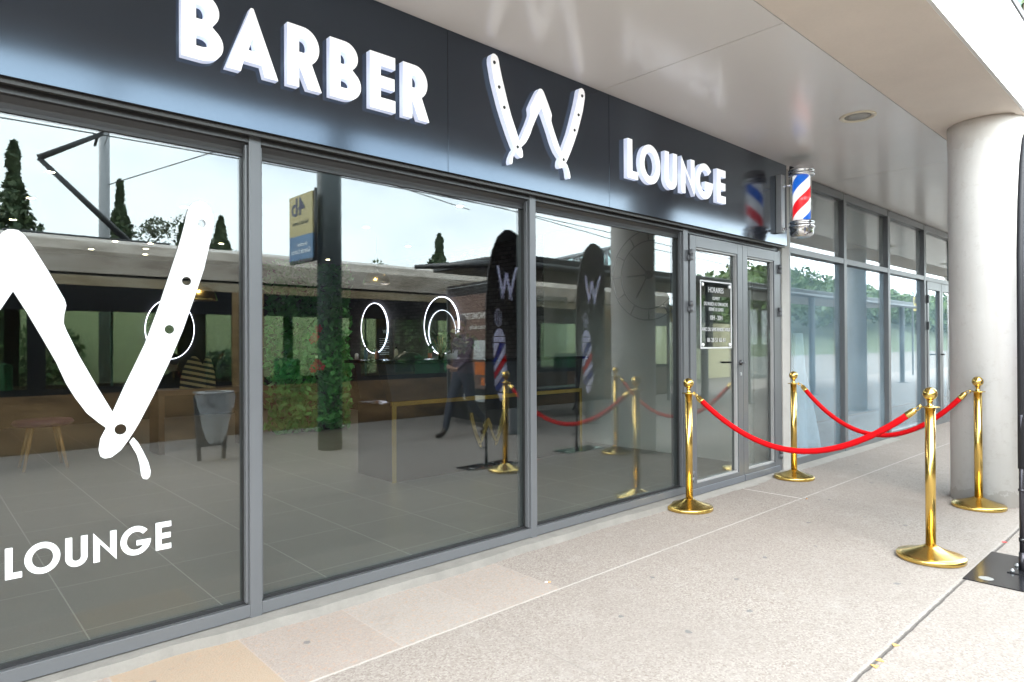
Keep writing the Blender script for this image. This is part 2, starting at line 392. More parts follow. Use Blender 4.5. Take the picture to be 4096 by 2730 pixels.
# ================================================================== barber shopfront
sf = thing('barber_shopfront', (2, 3.05, 0), 'dark grey aluminium shopfront with three tall glass panes and a double glass door', 'shopfront')
G = M_glass('shop_glass')
XM = [(-.64,-.585), (1.142,1.197), (2.926,2.980), (4.690,4.758)]
FY0, FY1 = 3.0, 3.10
sill = MB(); head = MB(); gas = MB()
for (a0, a1), (b0, b1) in zip(XM, XM[1:]):
    sill.prism([(FY0,.02),(FY0,.076),(FY0+.045,.068),(FY1,.068),(FY1,.02)], a1, b0, 'x')
    head.prism([(FY0+.002,2.225),(FY1,2.225),(FY1,2.135),(FY0+.05,2.135),(FY0+.045,2.155),(FY0+.02,2.175),(FY0+.002,2.178)], a1, b0, 'x')
    for args in ((a1, a1+.014, 3.045, 3.068, .068, 2.135), (b0-.014, b0, 3.045, 3.068, .068, 2.135), (a1+.014, b0-.014, 3.045, 3.068, .068, .082), (a1+.014, b0-.014, 3.045, 3.068, 2.121, 2.135)): gas.box(*args)
sill.build('sill_frame', anthr, sf, bevel=.002)
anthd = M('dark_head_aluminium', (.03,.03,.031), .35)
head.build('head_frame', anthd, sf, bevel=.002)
gas.build('gasket', gasket, sf)
for a, b in XM:
    m = MB().box(a, b, FY0, FY1+.03, .012, 2.225)
    m.box(a-.012, a, FY0+.018, FY0+.045, .078, 2.17); m.box(b, b+.012, FY0+.018, FY0+.045, .078, 2.17)
    m.build('mullion', anthr, sf, bevel=.0025)
for (a0, a1), (b0, b1) in zip(XM, XM[1:]):
    MB().box(a1+.012, b0-.012, MIR, MIR+.010, .08, 2.124).build('glass_pane', G, sf)
# double door
jl, jr = 4.758, 6.385
fr = MB().box(jl, 6.44, 3.02, 3.10, 2.172, 2.225).box(6.375, 6.44, 2.998, 3.10, ZG, 2.172).box(jl, jl+.012, 3.02, 3.10, ZG, 2.172)
fr.build('door_frame', anthr, sf, bevel=.002)
MB().box(jl+.012, 6.375, 3.035, 3.095, ZG, ZG+.02).build('threshold', anthr, sf)
Gd = M_glass('door_glass', (.84,.87,.86), .095)
def leaf(x0, x1, hinge_left, handle):
    z0, z1 = ZG+.012, 2.158; st = .088; g0, g1 = x0+st, x1-st; gb, gt = .078, 2.062
    m = MB().box(x0, g0, 2.992, 3.06, z0, z1).box(g1, x1, 2.992, 3.06, z0, z1).box(g0, g1, 2.992, 3.06, z0, gb).box(g0, g1, 2.992, 3.06, gt, z1)
    d = m.build('door_leaf', anthr, sf, bevel=.002)
    b = MB()
    for q in ((g0,g0+.014,gb,gt),(g1-.014,g1,gb,gt),(g0+.014,g1-.014,gb,gb+.014),(g0+.014,g1-.014,gt-.014,gt)): b.box(q[0],q[1],3.004,3.03,q[2],q[3])
    b.build('glazing_bead', M('grey_bead', (.30,.30,.30), .5), d)
    MB().box(g0+.012, g1-.012, 3.03, 3.04, gb+.012, gt-.012).build('glass_pane', Gd, d)
    MB().box(x0+.004, x1-.004, 2.978, 2.9915, z0+.004, z0+.058).build('kick_strip', M('strip_aluminium', (.13,.14,.16), .3, .3), d, bevel=.003)
    hx = x0-.008 if hinge_left else x1+.008
    for zc in (1.985, 1.56, .15):
        h = MB().lathe([(.017,-.045),(.017,-.002),(.0155,-.002),(.0155,.002),(.017,.002),(.017,.045)], (hx, 2.978, zc), 16)
        h.box(hx-.03, hx-.002, 2.984, 2.9975, zc-.043, zc-.001).box(hx+.002, hx+.034, 2.984, 2.9915, zc+.001, zc+.043)
        h.build('hinge', anthr, d)
    if handle:
        hx = x1-.052
        MB().lathe([(.0,-.007),(.024,-.006),(.024,.004)], (hx, 2.985, 1.075), 20, 'y').tube([(hx,2.985,1.075),(hx,2.945,1.075),(hx-.012,2.938,1.075),(hx-.12,2.938,1.077)], .009, 10).build('door_handle', M('handle_metal', (.06,.06,.065), .3, .6), d)
        MB().box(hx-.011, hx+.011, 2.983, 2.9915, .955, .985).lathe([(.008,-.004),(.008,.0)], (hx, 2.984, .967), 12, 'y').build('lock_cylinder', steel, d, bevel=.002)
        # inside lever
        MB().tube([(hx,3.061,1.075),(hx,3.10,1.075),(hx-.012,3.108,1.075),(hx-.12,3.108,1.077)], .009, 10).build('door_handle', black, d)
leaf(4.774, 5.650, True, True); leaf(5.655, 6.366, False, False)

# ---- sign fascia
fa = thing('sign_fascia', (3, 2.95, 2.22), 'glossy black sign board above the barber shop windows, made of butted panels', 'sign board')
fasc = M('black_fascia', (.014,.014,.018), .13, ior=1.84, rvar=.05, vs=1.2)
fasc.node_tree.nodes['Principled BSDF'].inputs['Specular Tint'].default_value = (.60,.78,1,1)
FX = [-1.4, 2.222, 3.645, 6.43]
FT = 3.018
for a, b in zip(FX, FX[1:]):
    MB().box(a+.0012, b-.0012, 2.93, 2.952, 2.218, FT).build('panel', fasc, fa, bevel=.001)
MB().box(-1.4, 6.43, 2.9525, 3.10, 2.226, FT).build('backing', darkm, fa)
MB().box(-1.4, 6.43, 2.954, 2.975, 2.200, 2.2255).box(-1.4, 6.43, 2.99, 3.0, 2.212, 2.2255).build('rail', M('rail_bronze', (.028,.026,.024), .45), fa)
def lettering(name, items, label):
    r = thing(name, (items[0][1], 2.93, 2.45), label, 'sign')
    for ch, x0, x1 in items:
        lp = [[(x0+u, 2.45+v) for u, v in l] for l in glyph(ch, x1-x0, .285, .056 if ch != 'E' else .062)]
        o = flat('letter', lp, lit_side, r, .036, 2.892)
        o.data.materials.append(lit_white)
        for p in o.data.polygons:
            if p.normal.y < -.9: p.material_index = 1
    return r
lettering('letter_sign', [('B',.827,.993),('A',1.004,1.234),('R',1.277,1.445),('B',1.488,1.655),('E',1.706,1.854),('R',1.902,2.068)], 'lit white block letters reading BARBER on the black board')
lettering('letter_sign', [('L',3.808,3.932),('O',3.955,4.213),('U',4.272,4.440),('N',4.500,4.690),('G',4.715,4.975),('E',5.036,5.180)], 'lit white block letters reading LOUNGE beside the barber pole')
# ---- razor W (outline surveyed from the window decal; one half, mirrored)
WP = [(0.0,.889),(.016,.887),(.033,.873),(.057,.836),(.107,.743),(.16,.635),(.166,.611),(.159,.576),(.157,.542),(.167,.511),(.174,.495),(.207,.415),(.267,.292),(.322,.185),(.366,.292),(.439,.459),(.49,.61),(.568,.87),(.594,.973),(.605,1.03),(.616,1.06),(.631,1.078),(.656,1.09),(.684,1.086),(.704,1.064),(.715,1.03),(.714,.98),(.694,.878),(.675,.791),(.643,.688),(.59,.525),(.534,.383),(.47,.239),(.417,.131),(.403,.106),(.376,.062),(.351,.027),(.318,.002),(.294,0.),(.279,.01),(.273,.036),(.279,.081),(.299,.123),(.276,.143),(.233,.187),(.194,.25),(.165,.306),(.132,.392),(.088,.485),(.041,.581),(0.,.658)]
WT = [(.396,.075),(.382,.056),(.409,.002),(.419,-.037),(.425,-.086),(.432,-.101),(.447,-.106),(.458,-.095),(.46,-.071),(.451,-.032),(.43,.018),(.413,.053)]
WH = [(.666,.992,.017),(.603,.733,.019),(.534,.522,.019),(.35,.112,.022)]
def razor_w(f, tails=True, holes=True):
    right = WP[1:-1]; left = [(-u, v) for u, v in reversed(right)]
    loops = [[WP[0]]+right+[WP[-1]]+left]
    for sgn in (1, -1):
        if tails: loops.append([(sgn*u, v) for u, v in WT])
        for u, v, r in (WH if holes else []): loops.append(arc(sgn*u, v, r, r, 0, 350, 16))
    return [[f(u, v) for u, v in l] for l in loops]
ws = thing('razor_sign', (2.926, 2.93, 2.3), 'lit white letter W shaped like two open razors, centre of the black board', 'sign')
o = flat('razor_letter', razor_w(lambda u, v: (2.926+u*.585, 2.488+(v-.185)*.525), holes=False), lit_side, ws, .036, 2.892)
o.data.materials.append(lit_white)
for p in o.data.polygons:
    if p.normal.y < -.9: p.material_index = 1
for sg_ in (1, -1):
    for u, v, r_ in WH: MB().lathe([(.001,-.004),(.0085,-.004),(.0105,-.001),(.0105,.004)], (2.926+sg_*u*.585, 2.892, 2.488+(v-.185)*.525), 14, 'y').build('rivet', gasket, ws)
# ---- window decals
dc = thing('window_decal', (.287, MIR, .8), 'large white razor shaped W stuck on the left shop window', 'decal')
flat('vinyl_shape', razor_w(lambda u, v: (.287+u, .801+v)), white_vinyl, dc, .003, MIR-.0045)
dl = thing('window_decal', (.26, MIR, .39), 'white LOUNGE lettering at the bottom of the left shop window', 'decal')
for ch, a, b in (('L',.262,.313),('O',.320,.432),('U',.448,.522),('N',.541,.622),('G',.636,.748),('E',.766,.826)):
    flat('letter', [[(a+u, .390+v) for u, v in l] for l in glyph(ch, b-a, .116, .0225)], white_vinyl, dl, .003, MIR-.0045)
# ---- opening hours plate on the door
hp = thing('opening_hours_sign', (5.162, 2.99, 1.2), 'clear plate with white border and HORAIRES opening hours on the left door', 'sign')
M_plate = M_glass('smoked_plate', (.62,.63,.64), .06)
hy = 2.980
MB().box(4.902, 5.422, hy, hy+.005, 1.207, 1.790).build('plate', M_plate, hp)
bd = MB()
for q in ((4.902,4.918,1.207,1.790),(5.406,5.422,1.207,1.790),(4.918,5.406,1.207,1.220),(4.918,5.406,1.777,1.790)): bd.box(q[0],q[1],hy-.0025,hy-.0005,q[2],q[3])
bd.build('border', sign_ink, hp)
for x in (4.945, 5.390):
    for z in (1.753, 1.240): MB().lathe([(.0,-.006),(.013,-.006),(.016,-.002),(.016,.012)], (x, hy, z), 20, 'y').build('screw_cap', white_vinyl, hp)
for s_, z, h, wd in (('HORAIRES',1.690,.046,.25),('OUVERT',1.627,.028,.122),('DU MARDI AU DIMANCHE',1.577,.030,.392),('FERMÉ LE LUNDI',1.531,.029,.235),('10H - 20H',1.454,.040,.198),('AVEC OU SANS RENDEZ-VOUS',1.357,.031,.464),('06 28 51 65 61',1.263,.037,.296)):
    text('lettering', s_, sign_ink, hp, h, wd, (5.160, hy-.0005, z), (1,0,0), .002, bold=.004)

# ================================================================== pier, canopy, column
pr = thing('concrete_pier', (6.52, 3.05, ZG), 'narrow bare concrete pier between the barber door and the next shop', 'pier')
MB().box(6.44, 6.605, 2.985, 3.30, ZG-.02, 3.02).build('shaft', M('pier_concrete', (.36,.345,.325), .85, var=.2, vs=5, bump=.3, bs=40, fine=.2), pr, bevel=.006)
can = thing('canopy', (6, 2, 3.02), 'canopy of glossy pale soffit panels with a concrete edge beam over the pavement', 'canopy')
soff = M('soffit_lacquer', (.84,.81,.79), .2, ior=1.65, var=.04, vs=1.1, rvar=.08)
sx = [-8.16, -4.26, -.352, 3.556, 7.463, 11.37, 15.27, 19.2, 23.1, 27.]
for a, b in zip(sx, sx[1:]): MB().box(a+.0035, b-.0035, 1.628, 3.35, 3.020, 3.032).build('soffit_panel', soff, can)
MB().box(-8.2, 27, 1.62, 3.35, 3.0335, 3.06).build('soffit_backing', gasket, can)
beam = MB().prism([(1.62,3.016),(1.075,3.020),(1.070,3.008),(1.02,3.006),(1.02,3.675),(1.62,3.675)], -8.2, 27, 'x')
beam.build('edge_beam', conc_beam, can)
MB().box(-8.2, 27, 1.000, 1.0195, 3.009, 3.672).build('beam_face', white_conc, can)
MB().box(-8.2, 6.20, .990, 1.10, 3.676, 3.728).build('coping', M('brown_metal', (.028,.02,.022), .5), can)
for i in range(4):
    x = 5.46+3.907*i
    d = thing('recessed_downlight', (x, 1.92, 3.02), ['round unlit downlight set in the soffit near the concrete column', 'round unlit downlight in the soffit beyond the column, second along', 'round unlit downlight in the soffit, third from the barber shop', 'farthest round unlit downlight in the canopy soffit'][i], 'light', 'downlights in the canopy soffit')
    MB().lathe([(.095,.0),(.095,-.004),(.125,-.010),(.130,-.006),(.130,.0)], (x, 1.92, 3.02), 40).build('trim_ring', M('cream_enamel', (.72,.66,.52), .4), d)
    MB().lathe([(.001,-.004),(.05,-.0035),(.0945,-.002)], (x, 1.92, 3.02), 40).build('diffuser', M('dusty_lamp_glass', (.40,.39,.36), .4, var=.4, vs=14), d)
def column_mat():
    t = NT('cast_concrete_column'); o = t.obj(); X, Y, Z = t.xyz(o)
    c = t.mix(t.noise(o, 2.2, 5, .6), (.62,.60,.58), (.80,.785,.77))
    c = t.mix(t.ramp(t.noise(o, 14, 6, .75), (.54,0.),(.72,.4)), c, (.48,.44,.40))
    bn = t.n('ShaderNodeMapping'); bn.inputs['Scale'].default_value = (7,7,.5); t.t.links.new(o, bn.inputs[0])
    c = t.mix(t.ramp(t.noise(bn.outputs[0], 1.5, 4), (.5,0.),(.75,.25)), c, (.52,.46,.40))
    tp = t.ramp(t.math('ADD', Z, t.math('MULTIPLY', t.noise(o, 5, 4), .6)), (0,0.),(1,1.))
    topst = t.math('MULTIPLY', t.math('GREATER_THAN', t.math('ADD', Z, t.math('MULTIPLY', t.noise(o, 3, 4, .7), .55)), 3.10), .35); c = t.mix(t.math('MULTIPLY', topst, .45), c, (.45,.37,.30))
    base = t.math('MULTIPLY', t.math('LESS_THAN', t.math('ADD', Z, t.math('MULTIPLY', t.noise(o, 9, 4, .7), .25)), .19), .35); c = t.mix(base, c, (.40,.36,.32))
    t.t.links.new(c, t.p.inputs['Base Color']); t.p.inputs['Roughness'].default_value = .75
    t.bump(t.noise(o, 26, 5, .7), .18, .01); return t.m
cm = column_mat()
for i, x in enumerate((6.44, 13.3, 20.6)):
    o = MB().lathe([(.262,ZG-.02),(.262,2.86),(.266,2.865),(.264,3.016)], (x, 1.29, 0), 72).build('concrete_column', cm)
    tag(o, ['round pale concrete column beside the red rope barrier, under the canopy beam', 'round concrete column seen only in the next shop window, second along the canopy', 'farthest round concrete column under the canopy'][i], 'column', 'columns under the canopy')

# ================================================================== neighbouring shopfront
nb = thing('neighbouring_shopfront', (8, 3.05, 0), 'next shop with dusty glass, transom panes and a far door beyond the pier', 'shopfront')
G2 = M_glass('dusty_glass', (.80,.86,.90), .10, film=(.42,.55,.63), filmf=.17)
G3 = M_glass('transom_glass', (.72,.75,.75), .09, film=(.42,.43,.42), filmf=.25)
NX = [6.605, 8.05, 9.53, 11.09, 12.75, 14.3, 15.85, 17.4]
NW = [.012, .15, .17, .19, .15, .15, .15, .15]
nm = MB()
NXr = [(6.606,6.66),(8.07,8.15),(9.56,9.645),(11.12,11.21),(12.74,12.82),(14.3,14.38),(15.85,15.93),(17.4,17.5)]
for a, b in NXr: MB().box(a, b, 3.0, 3.13, ZG, 3.0).build('mullion', anthr, nb, bevel=.002)
for k, ((a0, a1), (b0, b1)) in enumerate(zip(NXr, NXr[1:])):
    MB().box(a1, b0, 3.003, 3.12, 2.178, 2.240).build('transom', anthr, nb, bevel=.002)
    MB().box(a1, b0, 3.003, 3.12, 2.925, 3.012).build('head_frame', anthr, nb, bevel=.002)
    MB().box(a1, b0, MIR, MIR+.01, 2.240, 2.925).build('transom_pane', G3, nb)
    MB().box(a1, b0, 3.003, 3.12, ZG, .055).build('sill_frame', anthr, nb, bevel=.002)
    if k == 3:
        for da, db, hl in ((a1+.01, a1+.72, 1), (a1+.735, b0-.01, 0)):
            d = MB().box(da,da+.08,2.99,3.06,.06,2.17).box(db-.08,db,2.99,3.06,.06,2.17).box(da+.08,db-.08,2.99,3.06,.06,.15).box(da+.08,db-.08,2.99,3.06,2.05,2.17).build('door_leaf', anthr, nb, bevel=.002)
            MB().box(da+.08, db-.08, 3.02, 3.03, .15, 2.05).build('glass_pane', G2, d)
            hx = da-.004 if hl else db+.004
            for zc in (1.9, 1.5): MB().box(hx-.02, hx+.02, 2.965, 2.9895, zc-.06, zc+.06).build('hinge', darkm, d, bevel=.004)
            if hl: MB().tube([(db-.05,2.989,1.06),(db-.05,2.94,1.06),(db-.17,2.935,1.06)], .011, 8).build('door_handle', black, d)
    else:
        MB().box(a1, b0, MIR, MIR+.01, .055, 2.178).build('glass_pane', G2, nb)
nw = thing('vacant_shop_wall', (10, 4.4, 0), 'dim blue lining wall inside the empty next shop', 'wall')
MB().box(6.62, 24, 4.4, 4.5, 0, 3.0).build('lining', M('blue_lining', (.05,.14,.19), .8, var=.4, vs=1.5), nw)
tag(MB().box(6.56, 24, 3.13, 4.39, -.2, ZG+.005).build('vacant_shop_floor', M('dusty_floor', (.33,.34,.35), .7, var=.2)), kind='structure')
cl = MB(); ncl = 10
for i in range(ncl):
    for j in range(14):
        def P(i, j):
            v = j/14; u = i/ncl; x = 7.25+u*(.06+.52*v); return (x, 3.20+.05*math.sin(u*9+v*2)+.03*v, 1.36*(1-v)+.0)
        cl.quad(P(i,j),P(i+1,j),P(i+1,j+1),P(i,j+1))
        
o = cl.build('hanging_sheet', M('pale_sheet', (.66,.76,.80), .8, var=.05), smooth=True, weld=True)
sol = o.modifiers.new('thickness', 'SOLIDIFY'); sol.thickness = .004
tag(o, 'pale blue sheet hanging in a triangle behind the dusty next window', 'sheet')

# ================================================================== upper storey (seen above the beam and in reflections)
ub = thing('upper_building', (8, 6, 3.7), 'upper storey with mint green cladding set back above the canopy beam', 'building')
MB().box(-8.2, 27, 3.36, 14, 3.065, 4.3).build('storey_wall', M('grey_green_wall', (.22,.34,.30), .7, var=.15), ub)
MB().box(9.2, 27, 1.63, 3.35, 3.69, 5.6).build('bay_wall', M('mint_cladding', (.035,.10,.065), .6, var=.08), ub)
MB().box(-8.2, 9.7, 3.3, 3.355, 4.0, 4.06).build('ledge', white_conc, ub)
MB().box(-8.2, 27, 1.63, 3.35, 3.09, 3.66).build('canopy_deck', conc, ub)

# ================================================================== barber pole
bx, by = 6.229, 2.696
bp = thing('barber_pole', (bx, by, 2.25), 'chrome barber pole with red, white and blue stripes on a wall bracket', 'barber pole')
MB().lathe([(.0,2.975),(.045,2.974),(.085,2.962),(.103,2.938),(.108,2.90),(.108,2.892),(.116,2.886),(.117,2.872),(.110,2.866),(.110,2.856),(.118,2.852),(.118,2.838),(.108,2.830),(.094,2.826),(.0,2.826)][::-1], (bx,by,0), 56).build('top_cap', chrome, bp)
MB().lathe([(.0,2.243),(.05,2.245),(.085,2.256),(.102,2.280),(.108,2.312),(.108,2.336),(.118,2.342),(.118,2.360),(.110,2.366),(.110,2.378),(.117,2.384),(.117,2.396),(.104,2.404),(.094,2.410),(.0,2.410)], (bx,by,0), 56).build('bottom_cap', chrome, bp)
def stripe_mat():
    t = NT('barber_stripes'); o = t.obj(); X, Y, Z = t.xyz(o)
    ang = t.math('DIVIDE', t.math('ARCTAN2', Y, X), 2*PI)
    f = t.math('FRACT', t.math('SUBTRACT', t.math('MULTIPLY_ADD', Z, 2.2, .53), ang))
    def band(lo, hi): return t.math('MULTIPLY', t.math('GREATER_THAN', f, lo), t.math('LESS_THAN', f, hi))
    blue, red = band(.06, .31), band(.56, .81)
    c = t.mix(blue, (.88,.88,.89), (.01,.13,.62)); c = t.mix(red, c, (.75,.012,.02))
    t.t.links.new(c, t.p.inputs['Base Color']); t.t.links.new(c, t.p.inputs['Emission Color']); t.p.inputs['Emission Strength'].default_value = .10
    t.p.inputs['Roughness'].default_value = .35; return t.m
o = MB().lathe([(.078,2.411),(.078,2.825)], (bx,by,0), 56).build('striped_drum', stripe_mat(), bp)
MB().lathe([(.090,2.411),(.090,2.825)], (bx,by,0), 56).build('glass_cylinder', M_glass('clear_cylinder', (.97,.98,.98), .03), bp)
bk = MB().box(bx-.036, bx+.036, 2.872, 2.9295, 2.318, 2.880); bk.build('wall_bracket', steel, bp, bevel=.004)
for z in (2.766, 2.352):
    am = MB(); am.tube([(bx,2.872,z),(bx,by+.105,z)], .010, 12); am.lathe([(.016,-.006),(.016,.006)], (bx,2.868,z), 14, 'y')
    am.build('bracket_arm', chrome, bp)


# ================================================================== stanchions and ropes
stz = ZG
def make_stanchion(loc, label):
    st = thing('rope_stanchion', loc, label, 'stanchion', 'brass stanchions of the red rope barrier')
    x, y, z = loc
    MB().lathe([(.0,.0),(.174,.0),(.179,.004),(.179,.024),(.176,.028),(.150,.036),(.105,.050),(.062,.066),(.046,.074),(.036,.080),(.030,.082)], loc, 72).build('base', gold, st)
    MB().lathe([(.0275,.078),(.0275,.893),(.0,.893)], loc, 36).build('post', gold, st)
    MB().lathe([(.0,.894),(.049,.894),(.051,.897),(.049,.900),(.020,.901),(.014,.910),(.012,.922),(.017,.932),(.022,.936)], loc, 40).build('collar', gold, st)
    MB().lathe([(.0387*math.sin(PI*i/24) if 0 < i < 24 else 0., .9745-.0395*math.cos(PI*i/24)) for i in range(25)], loc, 40).build('ball_finial', gold, st)
    return st
SP = [(4.45,2.81),(6.17,2.76),(4.45,1.18),(6.10,1.29)]
labs = ['brass stanchion beside the left door jamb, close to the shop glass', 'brass stanchion in front of the concrete pier beyond the door', 'largest brass stanchion, nearest the camera beside the black flag foot', 'brass stanchion standing in front of the round concrete column']
s0 = make_stanchion((SP[0][0], SP[0][1], ZG), labs[0])
for (x, y), lb in zip(SP[1:], labs[1:]):
    c = copy_tree(s0); c.location = (x, y, ZG); c['label'] = lb
    if lb.startswith('largest'): c.rotation_euler = (0, .012, 0)
red = NT('red_velvet'); red.p.inputs['Base Color'].default_value = (.62,.004,.012,1); red.p.inputs['Roughness'].default_value = .75
red.p.inputs['Specular IOR Level'].default_value = .15; red.p.inputs['Sheen Weight'].default_value = .06; red.p.inputs['Sheen Tint'].default_value = (1,.05,.05,1); red.p.inputs['Sheen Roughness'].default_value = .5
ro = red.obj(); red.t.links.new(red.mix(red.noise(ro, 90, 3), (.36,.0005,.002), (.56,.001,.005)), red.p.inputs['Base Color']); red.bump(red.noise(ro, 260, 3), .5, .003)
def rope(A, B, zmin, k, label):
    A, B = Vector(A), Vector(B); top_z = ZG+.897
    d = (B-A); Lh = d.length; u = d.normalized()
    r = thing('velvet_rope', ((A.x+B.x)/2, (A.y+B.y)/2, zmin), label, 'rope', 'red velvet ropes of the barrier')
    s0_, s1_ = .115, Lh-.115
    zf = lambda s: zmin+((top_z-.055)-zmin)*abs((s-Lh/2)/(Lh/2-.115))**k
    def P(s): return Vector((A.x+u.x*s, A.y+u.y*s, zf(s)))
    n = 56; MB().tube([P(s0_+(s1_-s0_)*i/n) for i in range(n+1)], [.0195+.0006*math.sin(i*1.9) for i in range(n+1)], 18).build('rope_body', red.m, r)
    for s, sg in ((s0_, 1), (s1_, -1)):
        p = P(s); t_ = (P(s+sg*.02)-p).normalized(); e = p-t_*.055
        MB().tube([p+t_*.006, p, p-t_*.040, p-t_*.052, e], [.0215,.0215,.0195,.013,.006], 18).build('end_cap', gold, r)
        hk = MB(); q = Vector((A.x+u.x*(.049 if sg > 0 else Lh-.049), A.y+u.y*(.049 if sg > 0 else Lh-.049), top_z))
        mid = (e+q)/2; dd = (q-e); L2 = dd.length; dd.normalize(); nn = dd.cross(Vector((0,0,1))).normalized(); vv = nn.cross(dd)
        hk.tube([mid+dd*(L2*.62*math.cos(a))+vv*(.010*math.sin(a)) for a in [2*PI*i/24 for i in range(24)]], .0032, 8, closed=True)
        hk.tube([q+nn*(.012*math.cos(a))+Vector((0,0,.012*math.sin(a))) for a in [2*PI*i/16 for i in range(16)]], .003, 8, closed=True)
        hk.build('snap_hook', gold, r)
    return r
rope((4.45,2.81,0), (4.45,1.18,0), .515, 1.95, 'red velvet rope sagging from the door jamb stanchion to the nearest stanchion')
rope((6.17,2.76,0), (6.10,1.29,0), .455, 2.0, 'red velvet rope sagging from the pier stanchion to the column stanchion')

# ================================================================== feather flags
flag_f = M('navy_flag_fabric', (.030,.031,.050), .6, var=.25, vs=3, sheen=.3)
flag_h = M('flag_hem', (.010,.010,.014), .6)
def M_cloth(name, col):
    t = NT(name); t.t.nodes.remove(t.p); d = t.n('ShaderNodeBsdfDiffuse', Color=col+(1,)); tr_ = t.n('ShaderNodeBsdfTranslucent', Color=col+(1,)); ms = t.n('ShaderNodeMixShader')
    ms.inputs[0].default_value = .6; t.t.links.new(d.outputs[0], ms.inputs[1]); t.t.links.new(tr_.outputs[0], ms.inputs[2]); t.t.links.new(ms.outputs[0], t.o.inputs['Surface']); return t.m
print_w = M_cloth('lilac_print', (.78,.78,.92)); print_r = M_cloth('red_print', (.75,.02,.05)); print_b = M_cloth('blue_print', (.08,.12,.48))
def make_flag(loc, label):
    f = thing('feather_flag', loc, label, 'flag', 'black feather flags of the barber')
    X, Y, Z = loc; z0 = .545
    out = [(0,0),(.02,1.2),(.055,1.5),(.11,1.72),(.19,1.875),(.29,1.955),(.36,1.97),(.43,1.95),(.49,1.90),(.52,1.82),(.55,1.5),(.57,1.0),(.565,.4),(.55,.03),(.30,.0)]
    def xl(v):
        L_ = [p for p in out[:7]]
        for (x0, a), (x1, b) in zip(L_, L_[1:]):
            if a <= v <= b: return x0+(x1-x0)*(v-a)/(b-a)
        return .36
    R_ = [(.55,.0),(.565,.4),(.57,1.0),(.55,1.5),(.52,1.82),(.49,1.90),(.43,1.95),(.36,1.97)]
    def xr(v):
        for (x0, a), (x1, b) in zip(R_, R_[1:]):
            if a <= v <= b: return x0+(x1-x0)*(v-a)/(b-a)
        return .36
    def yo(u, v): return .022*math.sin(u*7+v*2.1)*(u/.5)+.015*math.sin(v*4)*u
    # printed marks: the white cloth left undyed lets daylight through
    Wc, Wz = .315, 1.40; prints = []
    def leg(a, b_, t_=.018):
        (x0, y0), (x1, y1) = a, b_; dx, dy = x1-x0, y1-y0; l = math.hypot(dx, dy); px_, py_ = -dy/l*t_, dx/l*t_
        return [(x0+px_, y0+py_), (x1+px_, y1+py_), (x1-px_, y1-py_), (x0-px_, y0-py_)]
    for a, b_ in (((-.13,.17),(-.055,-.14)),((-.045,-.13),(.0,.10)),((.004,.10),(.06,-.14)),((.07,-.12),(.14,.17)),((-.06,-.13),(-.08,-.19)),((-.045,-.13),(-.04,-.19)),((.06,-.14),(.05,-.19)),((.07,-.14),(.09,-.2))):
        prints.append(('printed_stroke', leg((Wc+a[0], Wz+a[1]), (Wc+b_[0], Wz+b_[1]), .017 if b_[1] > -.15 else .008), print_w))
    for rx in (.055, .022):
        ring = arc(.185, 1.0, rx, .098, 0, 360, 22); inn = arc(.185, 1.0, rx-.010, .088, 0, 360, 22)
        prints.append(('printed_ring', [ring, inn], print_w))
    prints += [('printed_shoulder', [(.115,.80),(.155,.87),(.20,.885),(.24,.87),(.275,.80)], print_w),
        ('printed_collar', [(.105,.735),(.105,.79),(.285,.79),(.285,.735)], print_w),
        ('printed_body', [(.108,.62),(.105,.725),(.19,.725),(.109,.555)], print_w), ('printed_stripe', [(.109,.545),(.20,.725),(.285,.725),(.11,.48)], print_b),
        ('printed_body', [(.111,.47),(.285,.715),(.286,.62),(.113,.41)], print_w), ('printed_stripe', [(.114,.40),(.286,.61),(.292,.52),(.117,.33)], print_r),
        ('printed_body', [(.118,.32),(.293,.51),(.298,.42),(.122,.25)], print_w), ('printed_stripe', [(.124,.24),(.299,.41),(.304,.33),(.16,.195),(.14,.21)], print_b),
        ('printed_body', [(.175,.195),(.305,.32),(.308,.27),(.27,.19)], print_w),
        ('printed_shoulder', [(.16,.18),(.27,.18),(.25,.12),(.20,.085),(.185,.12)], print_w)]
    nu, nv = 96, 328; us = np.linspace(0, 1, nu+1); vv_ = np.linspace(0, 1.97, nv+1)
    UV = np.array([[(xl(v)+(xr(v)-xl(v))*k, v) for k in us] for v in vv_])
    cen = (UV[:-1,:-1]+UV[1:,1:])/2
    def inside(poly):
        c = np.zeros(cen.shape[:2], bool); n_ = len(poly)
        for q in range(n_):
            (x1, y1), (x2, y2) = poly[q], poly[(q+1) % n_]
            with np.errstate(divide='ignore', invalid='ignore'): c ^= ((y1 > cen[...,1]) != (y2 > cen[...,1])) & (cen[...,0] < (x2-x1)*(cen[...,1]-y1)/(y2-y1+1e-12)+x1)
        return c
    cut = np.zeros(cen.shape[:2], bool)
    for nm_, po, mt_ in prints: cut |= (inside(po[0]) ^ inside(po[1])) if nm_ == 'printed_ring' else inside(po)
    bm = MB(); vs2 = [[bm.b.verts.new((X+u, Y+yo(u, v), z0+v)) for u, v in row] for row in UV]
    for a in range(nv):
        for k in range(nu):
            if not cut[a, k] and (UV[a,k]-UV[a,k+1]).any():
                try: bm.b.faces.new((vs2[a][k], vs2[a][k+1], vs2[a+1][k+1], vs2[a+1][k]))
                except ValueError: pass
    bmesh.ops.delete(bm.b, geom=[v for v in bm.b.verts if not v.link_faces], context='VERTS')
